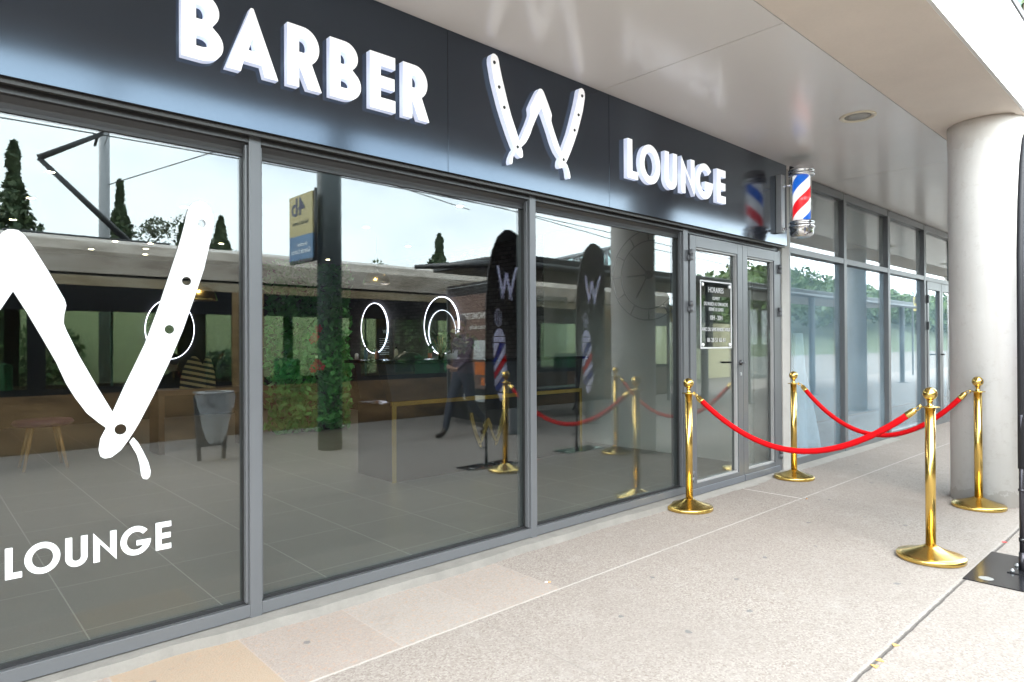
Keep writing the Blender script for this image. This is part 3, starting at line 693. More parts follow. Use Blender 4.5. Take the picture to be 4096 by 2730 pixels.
    for nm_, po, mt_ in prints:
        b = MB()
        def slabp(pl, g=1.0):
            A = [b.b.verts.new((X+u, Y+yo(u, v)-.0022, z0+v)) for u, v in pl]; B = [b.b.verts.new((X+u, Y+yo(u, v)+.0022, z0+v)) for u, v in pl]; n_ = len(pl)
            for i in range(n_): b.b.faces.new((A[i], A[(i+1) % n_], B[(i+1) % n_], B[i]))
            bmesh.ops.triangulate(b.b, faces=[b.b.faces.new(B), b.b.faces.new(list(reversed(A)))])
        if nm_ == 'printed_ring':
            for q in range(22): slabp([po[0][q], po[0][q+1], po[1][q+1], po[1][q]])
        else: slabp(po)
        b.build(nm_, mt_, f, weld=nm_ == 'printed_ring')
    o = bm.build('banner', flag_f, f, smooth=True, weld=True); sm = o.modifiers.new('thickness', 'SOLIDIFY'); sm.thickness = .003; sm.offset = 0
    MB().tube([(X+u, Y, z0+v) for u, v in out[:8]], [.017]*6+[.012,.008], 10).build('hem', flag_h, f)
    MB().tube([(X,Y,Z+.012),(X,Y,z0+.3)], .0125, 16).lathe([(.017,0),(.017,.012)], (X,Y,.42), 16).lathe([(.018,0),(.016,.10)], (X,Y,Z+.012), 16).build('pole', M('pole_metal', (.045,.042,.05), .3, .7), f)
    pl = MB().box(X-.36, X+.30, Y-.07, Y+.20, Z, Z+.006); pl.box(X-.085, X+.085, Y-.055, Y+.055, Z+.0062, Z+.011); pl.build('base_plate', black, f, bevel=.0015)
    MB().lathe([(.026,.0064),(.033,.0066),(.034,.0072)], (X-.28, Y+.11, Z), 24).build('grip_hole', M('bare_edge', (.35,.35,.34), .4, .5), f)
    for dx, dy in ((-.06,-.035),(-.06,.035),(.06,-.035),(.06,.035)): MB().lathe([(.011,.0112),(.011,.018),(.006,.020),(.006,.026),(.0,.026)], (X+dx,Y+dy,Z), 8).build('bolt', steel, f)
    tie = MB().tube([(X-.012,Y-.016,.15),(X-.05,Y-.03,.165),(X-.06,Y-.035,.14),(X-.03,Y-.03,.13),(X-.012,Y-.016,.15)], .004, 6).lathe([(.016,0),(.016,.02)], (X,Y,.14), 12); tie.build('cord_tie', black, f)
    return f
f0 = make_flag((4.55, .763, ZG), 'black feather flag at the right edge beside the nearest stanchion')
c = copy_tree(f0); c.location = (6.03, .735, ZG); c['label'] = 'black feather flag seen reflected beside the concrete column'

# ================================================================== litter
def butt(p, rz, label):
    t = thing('cigarette_butt', p, label, 'cigarette butt'); a = Vector((math.cos(rz), math.sin(rz), 0)); p = Vector(p)+Vector((0,0,.004))
    MB().tube([p-a*.018, p], .0038, 8).build('filter', M('cork_paper', (.55,.28,.12), .8), t); MB().tube([p, p+a*.014], .0038, 8).build('paper', white_vinyl, t)
butt(onZ(3224, 1996, ZG), .9, 'cigarette butt lying on the pale joint in front of the pier stanchion')
butt(onZ(2190, 2332, ZG), 2.6, 'cigarette butt lying on the joint near the middle window')
leafm = M('dry_leaf', (.50,.30,.10), .7)
for i, (x, y) in enumerate(((3581,2583),(3520,2644),(3500,2668),(4015,2170))):
    p = onZ(x, y, ZG); b = MB(); a = i*1.3
    b.prism([(p.x+.018*math.cos(a+q)*(1 if k % 2 else .55), p.y+.018*math.sin(a+q)*(1 if k % 2 else .55)) for k, q in enumerate([j*PI/3 for j in range(6)])], ZG+.0015, ZG+.004, 'z')
    tag(b.build('fallen_leaf', leafm if i < 3 else M('red_scrap', (.6,.05,.05), .6)), ['yellow dry leaf on the dark pavement joint, the one farthest from the photo edge', 'dry leaf in the dark joint, middle one of three', 'dry leaf in the dark joint near the bottom edge', 'small red scrap on the joint left of the flag pole'][i], 'leaf' if i < 3 else 'scrap')
# ================================================================== people
def make_person(name, root_loc, heading, label, pose, cols, hair_col, cat='person', detail=True):
    """one skinned body; pose gives joint positions in a local frame (x forward, y left, z up), metres"""
    r = thing(name, root_loc, label, cat); r.rotation_euler = (0, 0, heading)
    V_, E_, Rr = [], [], []
    def add(p, rad, prev=None):
        V_.append(Vector(p)); Rr.append(rad); i = len(V_)-1
        if prev is not None: E_.append((prev, i))
        return i
    P = pose
    pel = add(P['pelvis'], (.135,.105)); sp = add(P['spine'], (.14,.10), pel); ch = add(P['chest'], (.165,.115), sp); nk0 = add(P['neck0'], (.075,.07), ch); nk = add(P['neck'], (.052,.052), nk0)
    hd0 = add(P['head0'], (.068,.075), nk); hd1 = add(P['head1'], (.078,.092), hd0); hd2 = add(P['head2'], (.055,.065), hd1)
    ns = add(P['nose'], (.016,.016), hd0)
    for sd in ('l', 'r'):
        s_ = add(P['sh'+sd], (.062,.062), ch); e = add(P['el'+sd], (.045,.045), s_); h = add(P['wr'+sd], (.030,.027), e); hm = add(P['ha'+sd], (.036,.018), h)
        d = (Vector(P['ha'+sd])-Vector(P['wr'+sd])).normalized(); sdv = Vector((0,1,0)).cross(d).normalized() if abs(d.y) < .9 else Vector((1,0,0))
        for k in range(4):
            a = add(V_[hm]+d*.045+sdv*(.021-.014*k), (.0095,.0095), hm); add(V_[a]+d*(.034-.006*abs(k-1.3))+Vector((0,0,.006)), (.008,.008), a)
        th = add(V_[hm]-d*.012+sdv*.036, (.011,.011), hm); add(V_[th]+d*.035+sdv*.01, (.009,.009), th)
        hp_ = add(P['hip'+sd], (.098,.10), pel); kn = add(P['kn'+sd], (.064,.068), hp_); an = add(P['an'+sd], (.045,.047), kn); ft = add(P['ft'+sd], (.045,.034), an); add(P['to'+sd], (.036,.024), ft)
    me = bpy.data.meshes.new('body'); me.from_pydata([tuple(v) for v in V_], E_, []); ob = bpy.data.objects.new('body', me); COL.objects.link(ob)
    md = ob.modifiers.new('skin', 'SKIN')
    for i, sv in enumerate(ob.data.skin_vertices[0].data):
        sv.radius = Rr[i]; sv.use_root = (i == 0)
    ss = ob.modifiers.new('sub', 'SUBSURF'); ss.levels = 2; ss.render_levels = 2
    dg = bpy.context.evaluated_depsgraph_get(); dg.update(); m2 = bpy.data.meshes.new_from_object(ob.evaluated_get(dg)); m2.name = 'body'
    bpy.data.objects.remove(ob)
    jacket, trous, shoe = cols
    for mm in (jacket, trous, shoe, skin): m2.materials.append(mm)
    nz_ = P['neck'][2]; wl = P['pelvis'][2]-.02
    hands = [Vector(P['wrl']), Vector(P['wrr'])]
    legs = [Vector(P[k]) for k in ('knl','knr','anl','anr')]; feet = [Vector(P[k]) for k in ('ftl','ftr','tol','tor')]
    for p in m2.polygons:
        c = p.center; p.use_smooth = True
        hd_ = min((c-Vector(P['ha'+s])).length for s in 'lr')
        if c.z > nz_-.015 and (c-Vector(P['head0'])).length < .32: p.material_index = 3
        elif hd_ < .085: p.material_index = 3
        elif min((c-f).length for f in feet) < .10 and c.z < min(f.z for f in legs[2:])+.16: p.material_index = 2
        elif c.z < wl and min((c-Vector(P[k])).length for k in ('elr','ell','wrl','wrr')) > .12: p.material_index = 1
        elif c.z < wl and min((c-l).length for l in legs) < .25: p.material_index = 1
        else: p.material_index = 0
    body = link(bpy.data.objects.new('body', m2)); body.parent = r
    # hair: cap over the skull
    h1 = Vector(P['head1']); f = (Vector(P['nose'])-Vector(P['head0'])); f.z = 0; f.normalize()
    bm = bmesh.new(); bmesh.ops.create_icosphere(bm, subdivisions=3, radius=1)
    dele = []
    for v in bm.verts:
        d = v.co.copy()
        if d.z < -.25 and d.dot(f) > -.2 or (d.dot(f) > .55 and d.z < .35): dele.append(v)
        v.co = h1+Vector((d.x*.094, d.y*.094, d.z*.105))+f*(-.012)+Vector((0,0,.022))+Vector(rng.normal(0,.002,3))
    bmesh.ops.delete(bm, geom=dele, context='VERTS'); hm_ = bpy.data.meshes.new('hair'); bm.to_mesh(hm_); bm.free()
    for p in hm_.polygons: p.use_smooth = True
    hm_.materials.append(M('hair_'+name+str(len(bpy.data.objects)), hair_col, .7, var=.3, vs=30)); ho = link(bpy.data.objects.new('hair', hm_)); ho.parent = r
    sdv = Vector((-f.y, f.x, 0)); h0 = Vector(P['head0']); b = MB()
    for s in (1, -1): b.lathe([(.0,-.009),(.008,-.005),(.009,0),(.008,.005),(.0,.009)], tuple(h0+f*.083+sdv*.03*s+Vector((0,0,.045))), 8)
    eo = b.build('eyes', M('eye_dark', (.02,.015,.012), .2)); eo.parent = r
    b = MB(); b.obox(h0+f*.083+Vector((0,0,-.035)), sdv*.022, f*.006, (0,0,.004)); mo = b.build('mouth', M('lip', (.35,.13,.11), .5)); mo.parent = r
    return r
def stand_pose(H=1.68):
    k = H/1.72
    P = dict(pelvis=(0,0,.93), spine=(.01,0,1.09), chest=(.02,0,1.28), neck0=(.03,0,1.42), neck=(.045,0,1.475), head0=(.07,0,1.545), head1=(.07,0,1.62), head2=(.06,0,1.675), nose=(.165,0,1.555),
             shl=(.02,.17,1.36), shr=(.02,-.17,1.36), ell=(-.10,.215,1.10), elr=(.10,-.215,1.10), wrl=(-.02,.20,.88), wrr=(.27,-.17,.96), hal=(.0,.195,.80), har=(.34,-.15,.99),
             hipl=(.0,.095,.87), hipr=(.0,-.095,.87), knl=(.16,.09,.50), knr=(-.06,-.09,.48), anl=(.27,.085,.105), anr=(-.36,-.085,.17), ftl=(.33,.09,.045), ftr=(-.33,-.09,.085), tol=(.43,.095,.04), tor=(-.25,-.095,.03))
    return {q: (v[0]*k, v[1]*k, v[2]*k) for q, v in P.items()}
def sit_pose():
    P = stand_pose(1.7); dz = -.45
    for q in P: P[q] = (P[q][0], P[q][1], P[q][2]+dz)
    for s, y in (('l',.1),('r',-.1)):
        P['kn'+s] = (.42,y*1.2,.47); P['an'+s] = (.44,y*1.2,.09); P['ft'+s] = (.49,y*1.2,.045); P['to'+s] = (.58,y*1.2,.04)
        P['el'+s] = (.07,y*2.2,.66); P['wr'+s] = (.28,y*1.5,.55); P['ha'+s] = (.36,y*1.2,.55)
    return P
pp = onZ(1066*KD, 1004*KD, ZG); px_, py_ = pp.x, 2*MIR-pp.y
make_person('person', (px_, py_, ZG), PI*.99, 'person in dark clothes walking past, seen reflected beside the tall flag', stand_pose(1.68), (M('plum_jacket', (.09,.06,.085), .8, var=.2), M('dark_jeans', (.035,.04,.06), .85, var=.2), M('brown_shoe', (.06,.04,.03), .5)), (.05,.035,.03))

# ================================================================== foliage
def leaves(pts, size, name, mat, parent=None, tri=False, smin=.6):
    n = len(pts); pts = np.asarray(pts, float)
    a = rng.normal(size=(n,3)); a /= np.linalg.norm(a, axis=1)[:,None]; b = np.cross(a, rng.normal(size=(n,3))); b /= np.linalg.norm(b, axis=1)[:,None]
    s = size*rng.uniform(smin, 1.3, n)[:,None]
    v = np.stack([pts-a*s, pts+b*s*.55, pts+a*s, pts-b*s*.55], 1).reshape(-1,3)
    me = bpy.data.meshes.new(name); me.from_pydata(v.tolist(), [], [[4*i,4*i+1,4*i+2,4*i+3] for i in range(n)])
    me.materials.append(mat); o = link(bpy.data.objects.new(name, me))
    if parent is not None: o.parent = parent; me.transform(Matrix.Translation(-world_loc(parent)))
    return o
bark = M('bark', (.10,.075,.055), .9, var=.4, vs=9)
LG = M_leaf('cypress_green', (.04,.085,.04), (.14,.19,.08)); LG2 = M_leaf('broadleaf_green', (.07,.13,.035), (.15,.21,.06)); LG3 = M_leaf('olive_green', (.10,.13,.07), (.18,.20,.12)); LGP = M_leaf('pine_green', (.055,.12,.03), (.14,.21,.055))
def conifer(x, y, h, rad, label, group='trees beyond the tramway'):
    t = thing('cypress_tree', (x, y, -.3), label, 'tree', group)
    MB().tube([(x,y,-.3),(x+.03,y,h*.5),(x,y,h*.9)], [.14,.08,.02], 8).build('trunk', bark, t)
    n = 6500; z = rng.uniform(.03, 1, n); prof = np.minimum(1, (1-z)*1.5)**.8*np.minimum(1, .55+z*2)
    lob = 1+.28*np.sin(z*17+rng.uniform(0,6))+.2*np.sin(z*41)
    th = rng.uniform(0, 2*PI, n); rr = rad*prof*lob*np.sqrt(rng.uniform(.25, 1, n))*(1+.34*np.sin(th*3+z*11)+.2*np.sin(th*7-z*23))
    leaves(np.stack([x+rr*np.cos(th), y+rr*np.sin(th), -.3+(h+.3)*(.04+.97*z)], 1), .10, 'crown', LG, t)
def broad(x, y, h, rad, label, mat, n=1800, size=.14, group='trees beyond the tramway'):
    t = thing('broadleaf_tree', (x, y, -.3), label, 'tree', group)
    m = MB().tube([(x,y,-.3),(x+.1,y,h*.35),(x,y+.1,h*.75)], [.15,.10,.04], 8)
    for k in range(5):
        a = k*1.26; m.tube([(x+.05,y,h*.35+.1*k),(x+rad*.6*math.cos(a),y+rad*.6*math.sin(a),h*.6+.12*k)], [.05,.015], 6)
    m.build('trunk', bark, t); cs = [(x+rng.normal(0,rad*.4), y+rng.normal(0,rad*.4), h*.72+rng.normal(0,h*.13), rad*rng.uniform(.3,.55)) for _ in range(14)]
    pts = []
    for c in cs:
        q = rng.normal(size=(n*3//14,3)); q /= np.linalg.norm(q, axis=1)[:,None]; q *= (rng.uniform(.3,1,len(q))**.5)[:,None]*c[3]; pts.append(q+np.array(c[:3]))
    leaves(np.concatenate(pts), size*.5, 'crown', mat, t)
conifer(2.10, -16, 6.75, .62, 'tall cypress at far left above the tram roof, beside the pantograph')
conifer(4.62, -16, 6.1, .42, 'slim cypress rising behind the tram right of the overhead line mast')
broad(5.55, -16, 5.4, 1.0, 'pale feathery olive tree behind the tram, left of the window W arm', LG3, 1300, .12)
conifer(6.05, -15, 4.85, .40, 'short cypress partly behind the feathery olive tree')
conifer(7.5, -16, 5.4, .62, 'dark cypress behind the tram just left of the first window post')
conifer(16.3, -16, 5.8, .85, 'bushy dark conifer above the tram roof left of the tall flag')
broad(13.6, -16, 4.75, .7, 'small loose young tree showing above the tram roof', LG2, 500, .12)
broad(1.2, -15.5, 5.0, 1.1, 'low rounded tree at the extreme left, under the tall cypress', LG2, 1500, .15)
broad(18.3, -15, 4.35, 1.5, 'yellow green spreading shrub tree below the bushy conifer', LG2, 1800, .15)
hg = thing('hedge', (5, -10.5, -.3), 'long clipped hedge on the far side of the tram track', 'hedge')
q = rng.uniform(0, 1, (14000, 3)); q[:,0] = -16+46*q[:,0]; q[:,1] = -10.9+.9*q[:,1]; q[:,2] = .6+2.1*q[:,2]+.2*np.sin(q[:,0]*2.1)
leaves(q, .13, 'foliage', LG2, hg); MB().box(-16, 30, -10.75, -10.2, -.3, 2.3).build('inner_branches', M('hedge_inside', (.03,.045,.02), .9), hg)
gw = thing('garden_wall', (5,-9.6,-.3), 'low cream wall running behind the tram track', 'wall')
for k in range(9): MB().box(-15+5*k+(1.6 if k % 2 else 0), -10.6+5*k, -9.7, -9.5, -.3, 2.15).build('wall_bay', M('cream_render', (.60,.55,.34), .8, var=.12), gw)
for k, (x, h_, lb) in enumerate(((-1.6,1.5,'rounded shrub by the cream wall, left of the first passenger'),(1.9,1.9,'tall loose shrub by the cream wall between the passengers'),(5.2,1.3,'low shrub by the cream wall behind the mast'),(8.3,1.8,'bushy shrub by the cream wall behind the oval mirror'),(11.2,1.4,'small shrub by the cream wall left of the poster case'),(14.4,1.9,'tall shrub by the cream wall behind the shelter'))):
    t = thing('shrub', (x,-9.15,-.3), lb, 'shrub', 'shrubs along the cream wall'); q = rng.normal(size=(900,3)); q /= np.linalg.norm(q, axis=1)[:,None]; q *= rng.uniform(.3,1,900)[:,None]**.5
    leaves(q*np.array((.75,.25,h_*.5))+np.array((x,-9.2,-.1+h_*.5)), .075, 'foliage', LG2 if k % 2 else LG, t); MB().tube([(x,-9.2,-.3),(x,-9.2,h_*.5)], .04, 6).build('stem', bark, t)
# wooded hill in the distance
hl = MB(); nx, ny = 40, 12
def hz(x, y): return -.3+min(1, max(0, (x/(6.1-y)-1.35)/.4))*max(0, (-y-30)/38)**.9*9.5*(1+.22*math.sin(x*.05)+.13*math.sin(x*.13+1))
gx = np.linspace(-40, 330, nx); gy = np.linspace(-30, -120, ny)
for i in range(nx-1):
    for j in range(ny-1): hl.quad(*[(gx[a], gy[b], hz(gx[a], gy[b])) for a, b in ((i,j),(i+1,j),(i+1,j+1),(i,j+1))])
tag(hl.build('hills', M('scrub', (.09,.11,.05), .9, var=.3, vs=.3), smooth=True, weld=True), kind='structure')
pts = []
for _ in range(330):
    y = rng.uniform(-75, -40); x = rng.uniform(1.68, 4.6)*(6.1-y); r_ = rng.uniform(2.2, 4.6); zc = hz(x, y)+rng.uniform(3.5, 6.5)
    q = rng.normal(size=(170,3)); q /= np.linalg.norm(q, axis=1)[:,None]; q *= (rng.uniform(.4,1,170)**.4)[:,None]; q[:,2] *= .62
    q[:,2] += .12*np.sin(q[:,0]*9); pts.append(q*r_+np.array((x, y, zc)))
tag(leaves(np.concatenate(pts), .62, 'pine_wood', LGP), 'green wood of umbrella pines covering the hill seen in the right windows', 'wood', kind='stuff')

# ================================================================== tram
TY = -3.6
tr = thing('tram', (2, -5, -.3), 'long bronze and beige tram standing at the stop, reflected in the shop windows', 'tram')
def tram_skin(name, a, b, c_, sc=1.):
    t = NT(name); o = t.obj(); mpp = t.n('ShaderNodeMapping'); mpp.inputs['Scale'].default_value = (.9*sc, 3*sc, 3.2*sc); t.t.links.new(o, mpp.inputs[0])
    f = t.noise(mpp.outputs[0], 1.6, 5, .6); c = t.ramp(f, (.3,a), (.5,b), (.7,c_)); t.t.links.new(c, t.p.inputs['Base Color']); t.p.inputs['Roughness'].default_value = .35; return t.m
roofm = tram_skin('tram_beige', (.26,.21,.16), (.46,.39,.32), (.56,.50,.43)); corn = tram_skin('tram_cornice', (.20,.15,.08), (.34,.27,.17), (.44,.38,.28)); lowm = tram_skin('tram_bronze', (.09,.055,.03), (.22,.13,.06), (.33,.205,.10), .8)
pill = tram_skin('tram_pillar', (.13,.08,.035), (.27,.17,.075), (.36,.25,.13), .9)
X0, X1 = -14., 14.5; TB = -6.25
for y0, y1 in ((TY-.05, TY), (TB, TB+.05)):
    MB().box(X0, X1, y0, y1, -.22, .66).build('lower_side', lowm, tr)
    MB().box(X0, X1, y0, y1, 2.03, 2.155).build('cornice', corn, tr)
MB().prism([(TY+.012,2.19),(TY+.012,2.47),(TY-.08,2.60),(TY-.35,2.68),(TB+.35,2.68),(TB+.08,2.60),(TB-.012,2.47),(TB-.012,2.19)], X0, X1, 'x').build('roof_fairing', roofm, tr)
MB().box(X0+.1, X1-.1, TB+.06, TY-.06, -.20, -.12).build('tram_floor', M('tram_floor_grey', (.18,.18,.19), .7), tr)
MB().box(X0, X1, TB+.02, TY-.02, 2.157, 2.188).build('gutter', gasket, tr)
Gt = M_glass('tram_glass', (.86,.93,.88), .04)
wx = [-13.9,-11.7,-9.5,-7.2,-5.0,-2.75,-.62,1.05,3.45,5.35,7.4,9.6,11.8,14.4]
for i, (a, b) in enumerate(zip(wx, wx[1:])):
    pw = .18 if i % 2 else .46
    for y0, y1 in ((TY-.05, TY), (TB, TB+.05)): MB().box(a-.0, a+pw, y0, y1, .661, 2.029).build('pillar', pill if i % 2 == 0 else M('tram_black_band', (.015,.016,.018), .12), tr)
    wn_ = MB().box(a+pw, b, TY-.034, TY-.022, .661, 2.029).build('window', Gt, tr)
    MB().box(a+pw, b, TY-.018, TY-.004, 1.70, 2.029).box(a+pw, b, TY-.018, TY-.004, .661, .74).build('dark_border', M('tram_black_band', (.015,.016,.018), .12), wn_)
    MB().box(a+pw, b, TB+.02, TB+.032, .661, 2.029).build('window', Gt, tr)
    if i % 2 == 0:
        for xs_ in (a+pw+.3, a+pw+1.1):
            st_ = MB().box(xs_, xs_+.42, TB+.35, TB+1.3, -.12, .34).box(xs_, xs_+.1, TB+.35, TB+1.3, .34, 1.02); st_.build('seat', M('tram_seat_green', (.03,.22,.09), .8), tr, bevel=.03)
    else: MB().tube([(a+1.2,-5.2,-.12),(a+1.2,-5.2,2.15)], .018, 8).tube([(a+.3,-5.2,1.85),(b,-5.2,1.85)], .014, 8).build('grab_rail', M('grab_green', (.3,.5,.42), .4), tr)
for xd in (.13, 8.05):
    MB().box(xd, xd+.62, TY-.021, TY+.006, -.18, 1.95).build('door', M('tram_blue_door', (.05,.06,.22), .3), tr, bevel=.01)
pg = MB().box(.9, 2.9, -5.3, -4.6, 2.681, 2.80).build('pantograph', darkm, tr, bevel=.01)
ja, jb, jc = Vector((1.33,-5,3.88)), Vector((2.42,-5,2.83)), Vector((2.1,-5,4.38))
MB().tube([ja, jb], [.035,.05], 8).build('lower_arm', darkm, pg); MB().tube([ja, jc], [.045,.03], 8).build('upper_arm', darkm, pg)
MB().tube([jc+Vector((0,-.55,-.05)), jc+Vector((0,-.4,.03)), jc+Vector((0,.4,.03)), jc+Vector((0,.55,-.05))], .02, 8).build('collector_head', darkm, pg)
for (x, lb, hd) in ((3.0, 'passenger with short hair in dark jacket seated in the tram behind the W arm', -PI/2-.4), (.4, 'passenger in dark jacket seated in the tram at the far left edge', -PI/2+.5)):
    make_person('person', (x, -4.75, -.12), hd, lb, sit_pose(), (M('black_jacket', (.02,.022,.027), .8), M('grey_trousers', (.04,.04,.045), .8), M('brown_shoe', (.06,.04,.03), .5)), (.03,.022,.018))
    MB().box(x-.3, x+.3, -4.95, -4.5, -.115, .33).build('seat', M('tram_seat_green', (.03,.22,.09), .8), tr, bevel=.02)

# ================================================================== overhead line
om = thing('overhead_line_mast', (2.69, -8, -.3), 'grey steel overhead line mast rising behind the tram on the left', 'mast')
MB().tube([(2.69,-8,-.3),(2.69,-8,7.5)], [.10,.085], 16).build('post', steel, om)
MB().tube([(2.69,-8,5.7),(2.69,-4.4,5.9)], .03, 8).build('cantilever', steel, om)
def wire(pts, label): 
    tag(MB().tube(pts, .010, 5).build('overhead_wire', darkm), label, 'wire', 'wires above the tram track')
wire([(-12,-5,4.42)]+[(x,-5,4.33+.06*abs(math.sin(x*.25))) for x in np.linspace(-8,10,10)]+[(14.2,-5,4.05),(24,-5,3.7)], 'lower of the two long wires above the tram track')
wire([(-12,-5.02,4.52)]+[(x,-5.02,4.39+.05*abs(math.sin(x*.25+.5))) for x in np.linspace(-8,8,9)]+[(24,-5.02,3.95)], 'upper of the two long wires above the tram track')
wire([(2.69,-8,4.25),(4.3,-5,4.75),(9,-5,4.2)], 'thin slanting stay wire from the mast down to the right')
wire([(2.69,-8,5.0),(2.2,-5,4.5),(-3,-5,4.9)], 'thin stay wire from the mast across to the left')

# ================================================================== street furniture on the platform
ms = thing('stop_mast', (3.84, -1.38, ZG), 'thick dark green grey mast of the tram stop, seen through the middle window', 'mast')
MB().lathe([(.148,0),(.146,5.6),(.0,5.62)], (3.84,-1.38,ZG), 40).build('post', M('mast_paint', (.065,.08,.085), .4, var=.25, vs=3), ms)
def lcol(c): return M('sign_text_%02d%02d' % (int(c[0]*50), int(c[2]*50)), c, .5)
P1 = mirY(718*KD, 500*KD, -1.33); xdir = Vector((-.03,-.62,0)); n_ = Vector((0,0,1)).cross(xdir.normalized())
sg = thing('stop_sign', (3.62,-1.65,2.3), 'yellow and blue 4b stop sign fixed to the dark mast', 'sign')
A_ = Vector((3.615,-1.33,0)); B_ = Vector((3.60,-1.95,0)); xd = (B_-A_).normalized(); nn = xd.cross(Vector((0,0,1))); Wd = (B_-A_).length
if nn.x > 0: pass
def panel(z0, z1, mat, name, off=0.): return MB().obox((A_+B_)/2+Vector((0,0,(z0+z1)/2))+nn*off, xd*(Wd/2), nn*.02, (0,0,(z1-z0)/2)).build(name, mat, sg)
panel(2.62, 3.13, M('sign_yellow', (.50,.43,.20), .5, var=.1), 'upper_field'); panel(2.32, 2.6195, M('sign_blue', (.10,.21,.36), .5), 'lower_field'); panel(2.28, 2.3195, darkm, 'bottom_rail')
MB().tube([(3.62,-1.30,2.28),(3.62,-1.30,3.16)], .018, 8).build('edge_profile', darkm, sg)
def stext(s_, u, z, h, wd, col): 
    for sgn in (1, -1):
        d = xd*sgn; o_ = A_+xd*(Wd*u)+nn*(.0205*sgn)+Vector((0,0,z)); text('lettering', s_, lcol(col), sg, h, wd, o_, d, .002, bold=.015)
stext('4b', .60, 2.88, .22, .36, (.015,.03,.09)); stext('Garcia Lorca', .5, 2.76, .05, .42, (.02,.025,.02)); stext('direction', .42, 2.49, .045, .26, (.75,.78,.8)); stext('Garcia Lorca', .5, 2.40, .062, .50, (.8,.82,.85))
# litter bin with a clear bag
tb = thing('litter_bin', (2.52,-1.64,ZG), 'litter bin of two steel posts holding a clear plastic bag', 'bin')
for x in (2.37, 2.67):
    MB().obox((x+.0,-1.64,.36+ZG), (.02,0,0), (0,.02,0), (.02 if x > 2.5 else -.02,0,.36)).build('leg', M('bin_steel', (.10,.105,.11), .4, .4), tb)
MB().box(2.36, 2.68, -1.66, -1.645, .12, .70).build('back_plate', M('bin_steel', (.10,.105,.11), .4, .4), tb)
MB().tube([(2.52+.185*math.cos(a), -1.50+.15*math.sin(a), .735) for a in [2*PI*i/32 for i in range(32)]], .012, 8, closed=True).box(2.33, 2.71, -1.67, -1.63, .728, .745).build('bag_ring', steel, tb)
bm_ = MB(); prof = [(1.06,.735),(1.12,.69),(1.02,.60),(.85,.48),(.72,.34),(.55,.22),(.25,.17)]
rings = []
for f_, z in prof: rings.append([(2.52+.185*f_*math.cos(a)*(1+.10*math.sin(a*5+z*30)), -1.50+.15*f_*math.sin(a)*(1+.10*math.sin(a*7+z*21)), z+.012*math.sin(a*6)) for a in [2*PI*i/40 for i in range(40)]])
for A2, B2 in zip(rings, rings[1:]):
    for k in range(40): bm_.quad(A2[k], A2[(k+1) % 40], B2[(k+1) % 40], B2[k])
bagm = NT('clear_bag'); bagm.p.inputs['Base Color'].default_value = (.75,.78,.80,1); bagm.p.inputs['Roughness'].default_value = .15; bagm.p.inputs['Alpha'].default_value = .30
bm_.build('plastic_bag', bagm.m, tb, smooth=True, weld=True)
# shelter
sh = thing('tram_shelter', (12, -1.8, ZG), 'long dark tram stop shelter on posts with a flat roof', 'shelter')
shm = M('shelter_black', (.022,.024,.027), .35, var=.2)
MB().box(6.5, 25, -2.9, -.95, 2.47, 2.60).build('roof', shm, sh, bevel=.02)
MB().tube([(6.3,-.92,2.44),(25,-.92,2.44)], .055, 14).build('front_rail', shm, sh)
MB().tube([(6.05,-2.75,2.52),(6.75,-.85,2.47)], [.035,.075], 14).build('cantilever_beam', shm, sh)
for x in (6.43, 8.14, 9.85, 11.55, 13.25, 14.95, 16.65, 18.35, 20.05, 21.75, 23.45):
    MB().lathe([(.17,0),(.17,.012),(.10,.016),(.075,.02),(.075,2.42)], (x,-.86,ZG), 20).build('post', shm, sh)
for a, b in ((8.22,9.78),(13.3,14.9),(16.7,18.3)): MB().box(a, b, -2.86, -2.85, .25, 2.2).build('glass_panel', M_glass('shelter_glass', (.75,.80,.80), .05), sh)
bn = thing('bench', (8.9,-2.2,ZG), 'dark metal bench under the tram shelter', 'bench')
MB().box(7.9, 9.7, -2.45, -2.0, .43, .47).build('seat', shm, bn, bevel=.01)
for x in (8.1, 9.5): MB().tube([(x,-2.05,ZG),(x+.05,-2.2,.25),(x,-2.25,.43)], .025, 8).tube([(x-.0,-2.45,ZG),(x,-2.3,.25)], .025, 8).build('leg', shm, bn)
# poster wall at the shelter end
ad = thing('poster_case', (6.6,-1.8,ZG), 'large framed brown poster case closing the end of the tram shelter', 'poster case')
PA, PB = Vector((6.50,-.95,0)), Vector((6.80,-2.82,0)); pd = (PB-PA).normalized(); pn = pd.cross(Vector((0,0,1))); PL = (PB-PA).length
def slab(u0, u1, z0, z1, off, th, mat, name): return MB().obox(PA+pd*((u0+u1)/2*PL)+pn*off+Vector((0,0,(z0+z1)/2)), pd*((u1-u0)/2*PL), pn*th, (0,0,(z1-z0)/2)).build(name, mat, ad)
sgn = 1 if pn.x < 0 else -1
slab(0, 1, .04, 2.24, 0, .06, shm, 'case')
slab(.985, 1., .06, 2.22, sgn*.0615, .001, steel, 'edge_trim'); slab(0, .985, 2.19, 2.205, sgn*.0615, .001, steel, 'top_trim')
slab(.02, .93, .56, 2.05, sgn*.0625, .0015, M('brown_poster', (.17,.105,.085), .5, var=.25, vs=2), 'poster')
slab(.30, .52, 1.02, 1.32, sgn*.0650, .0008, M('poster_white', (.6,.62,.62), .5), 'poster_box'); slab(.30, .50, .78, .98, sgn*.0650, .0008, M('poster_orange', (.62,.16,.03), .5), 'poster_box')
slab(.05, .40, .62, .74, sgn*.0650, .0008, M('poster_orange', (.62,.16,.03), .5), 'poster_box')
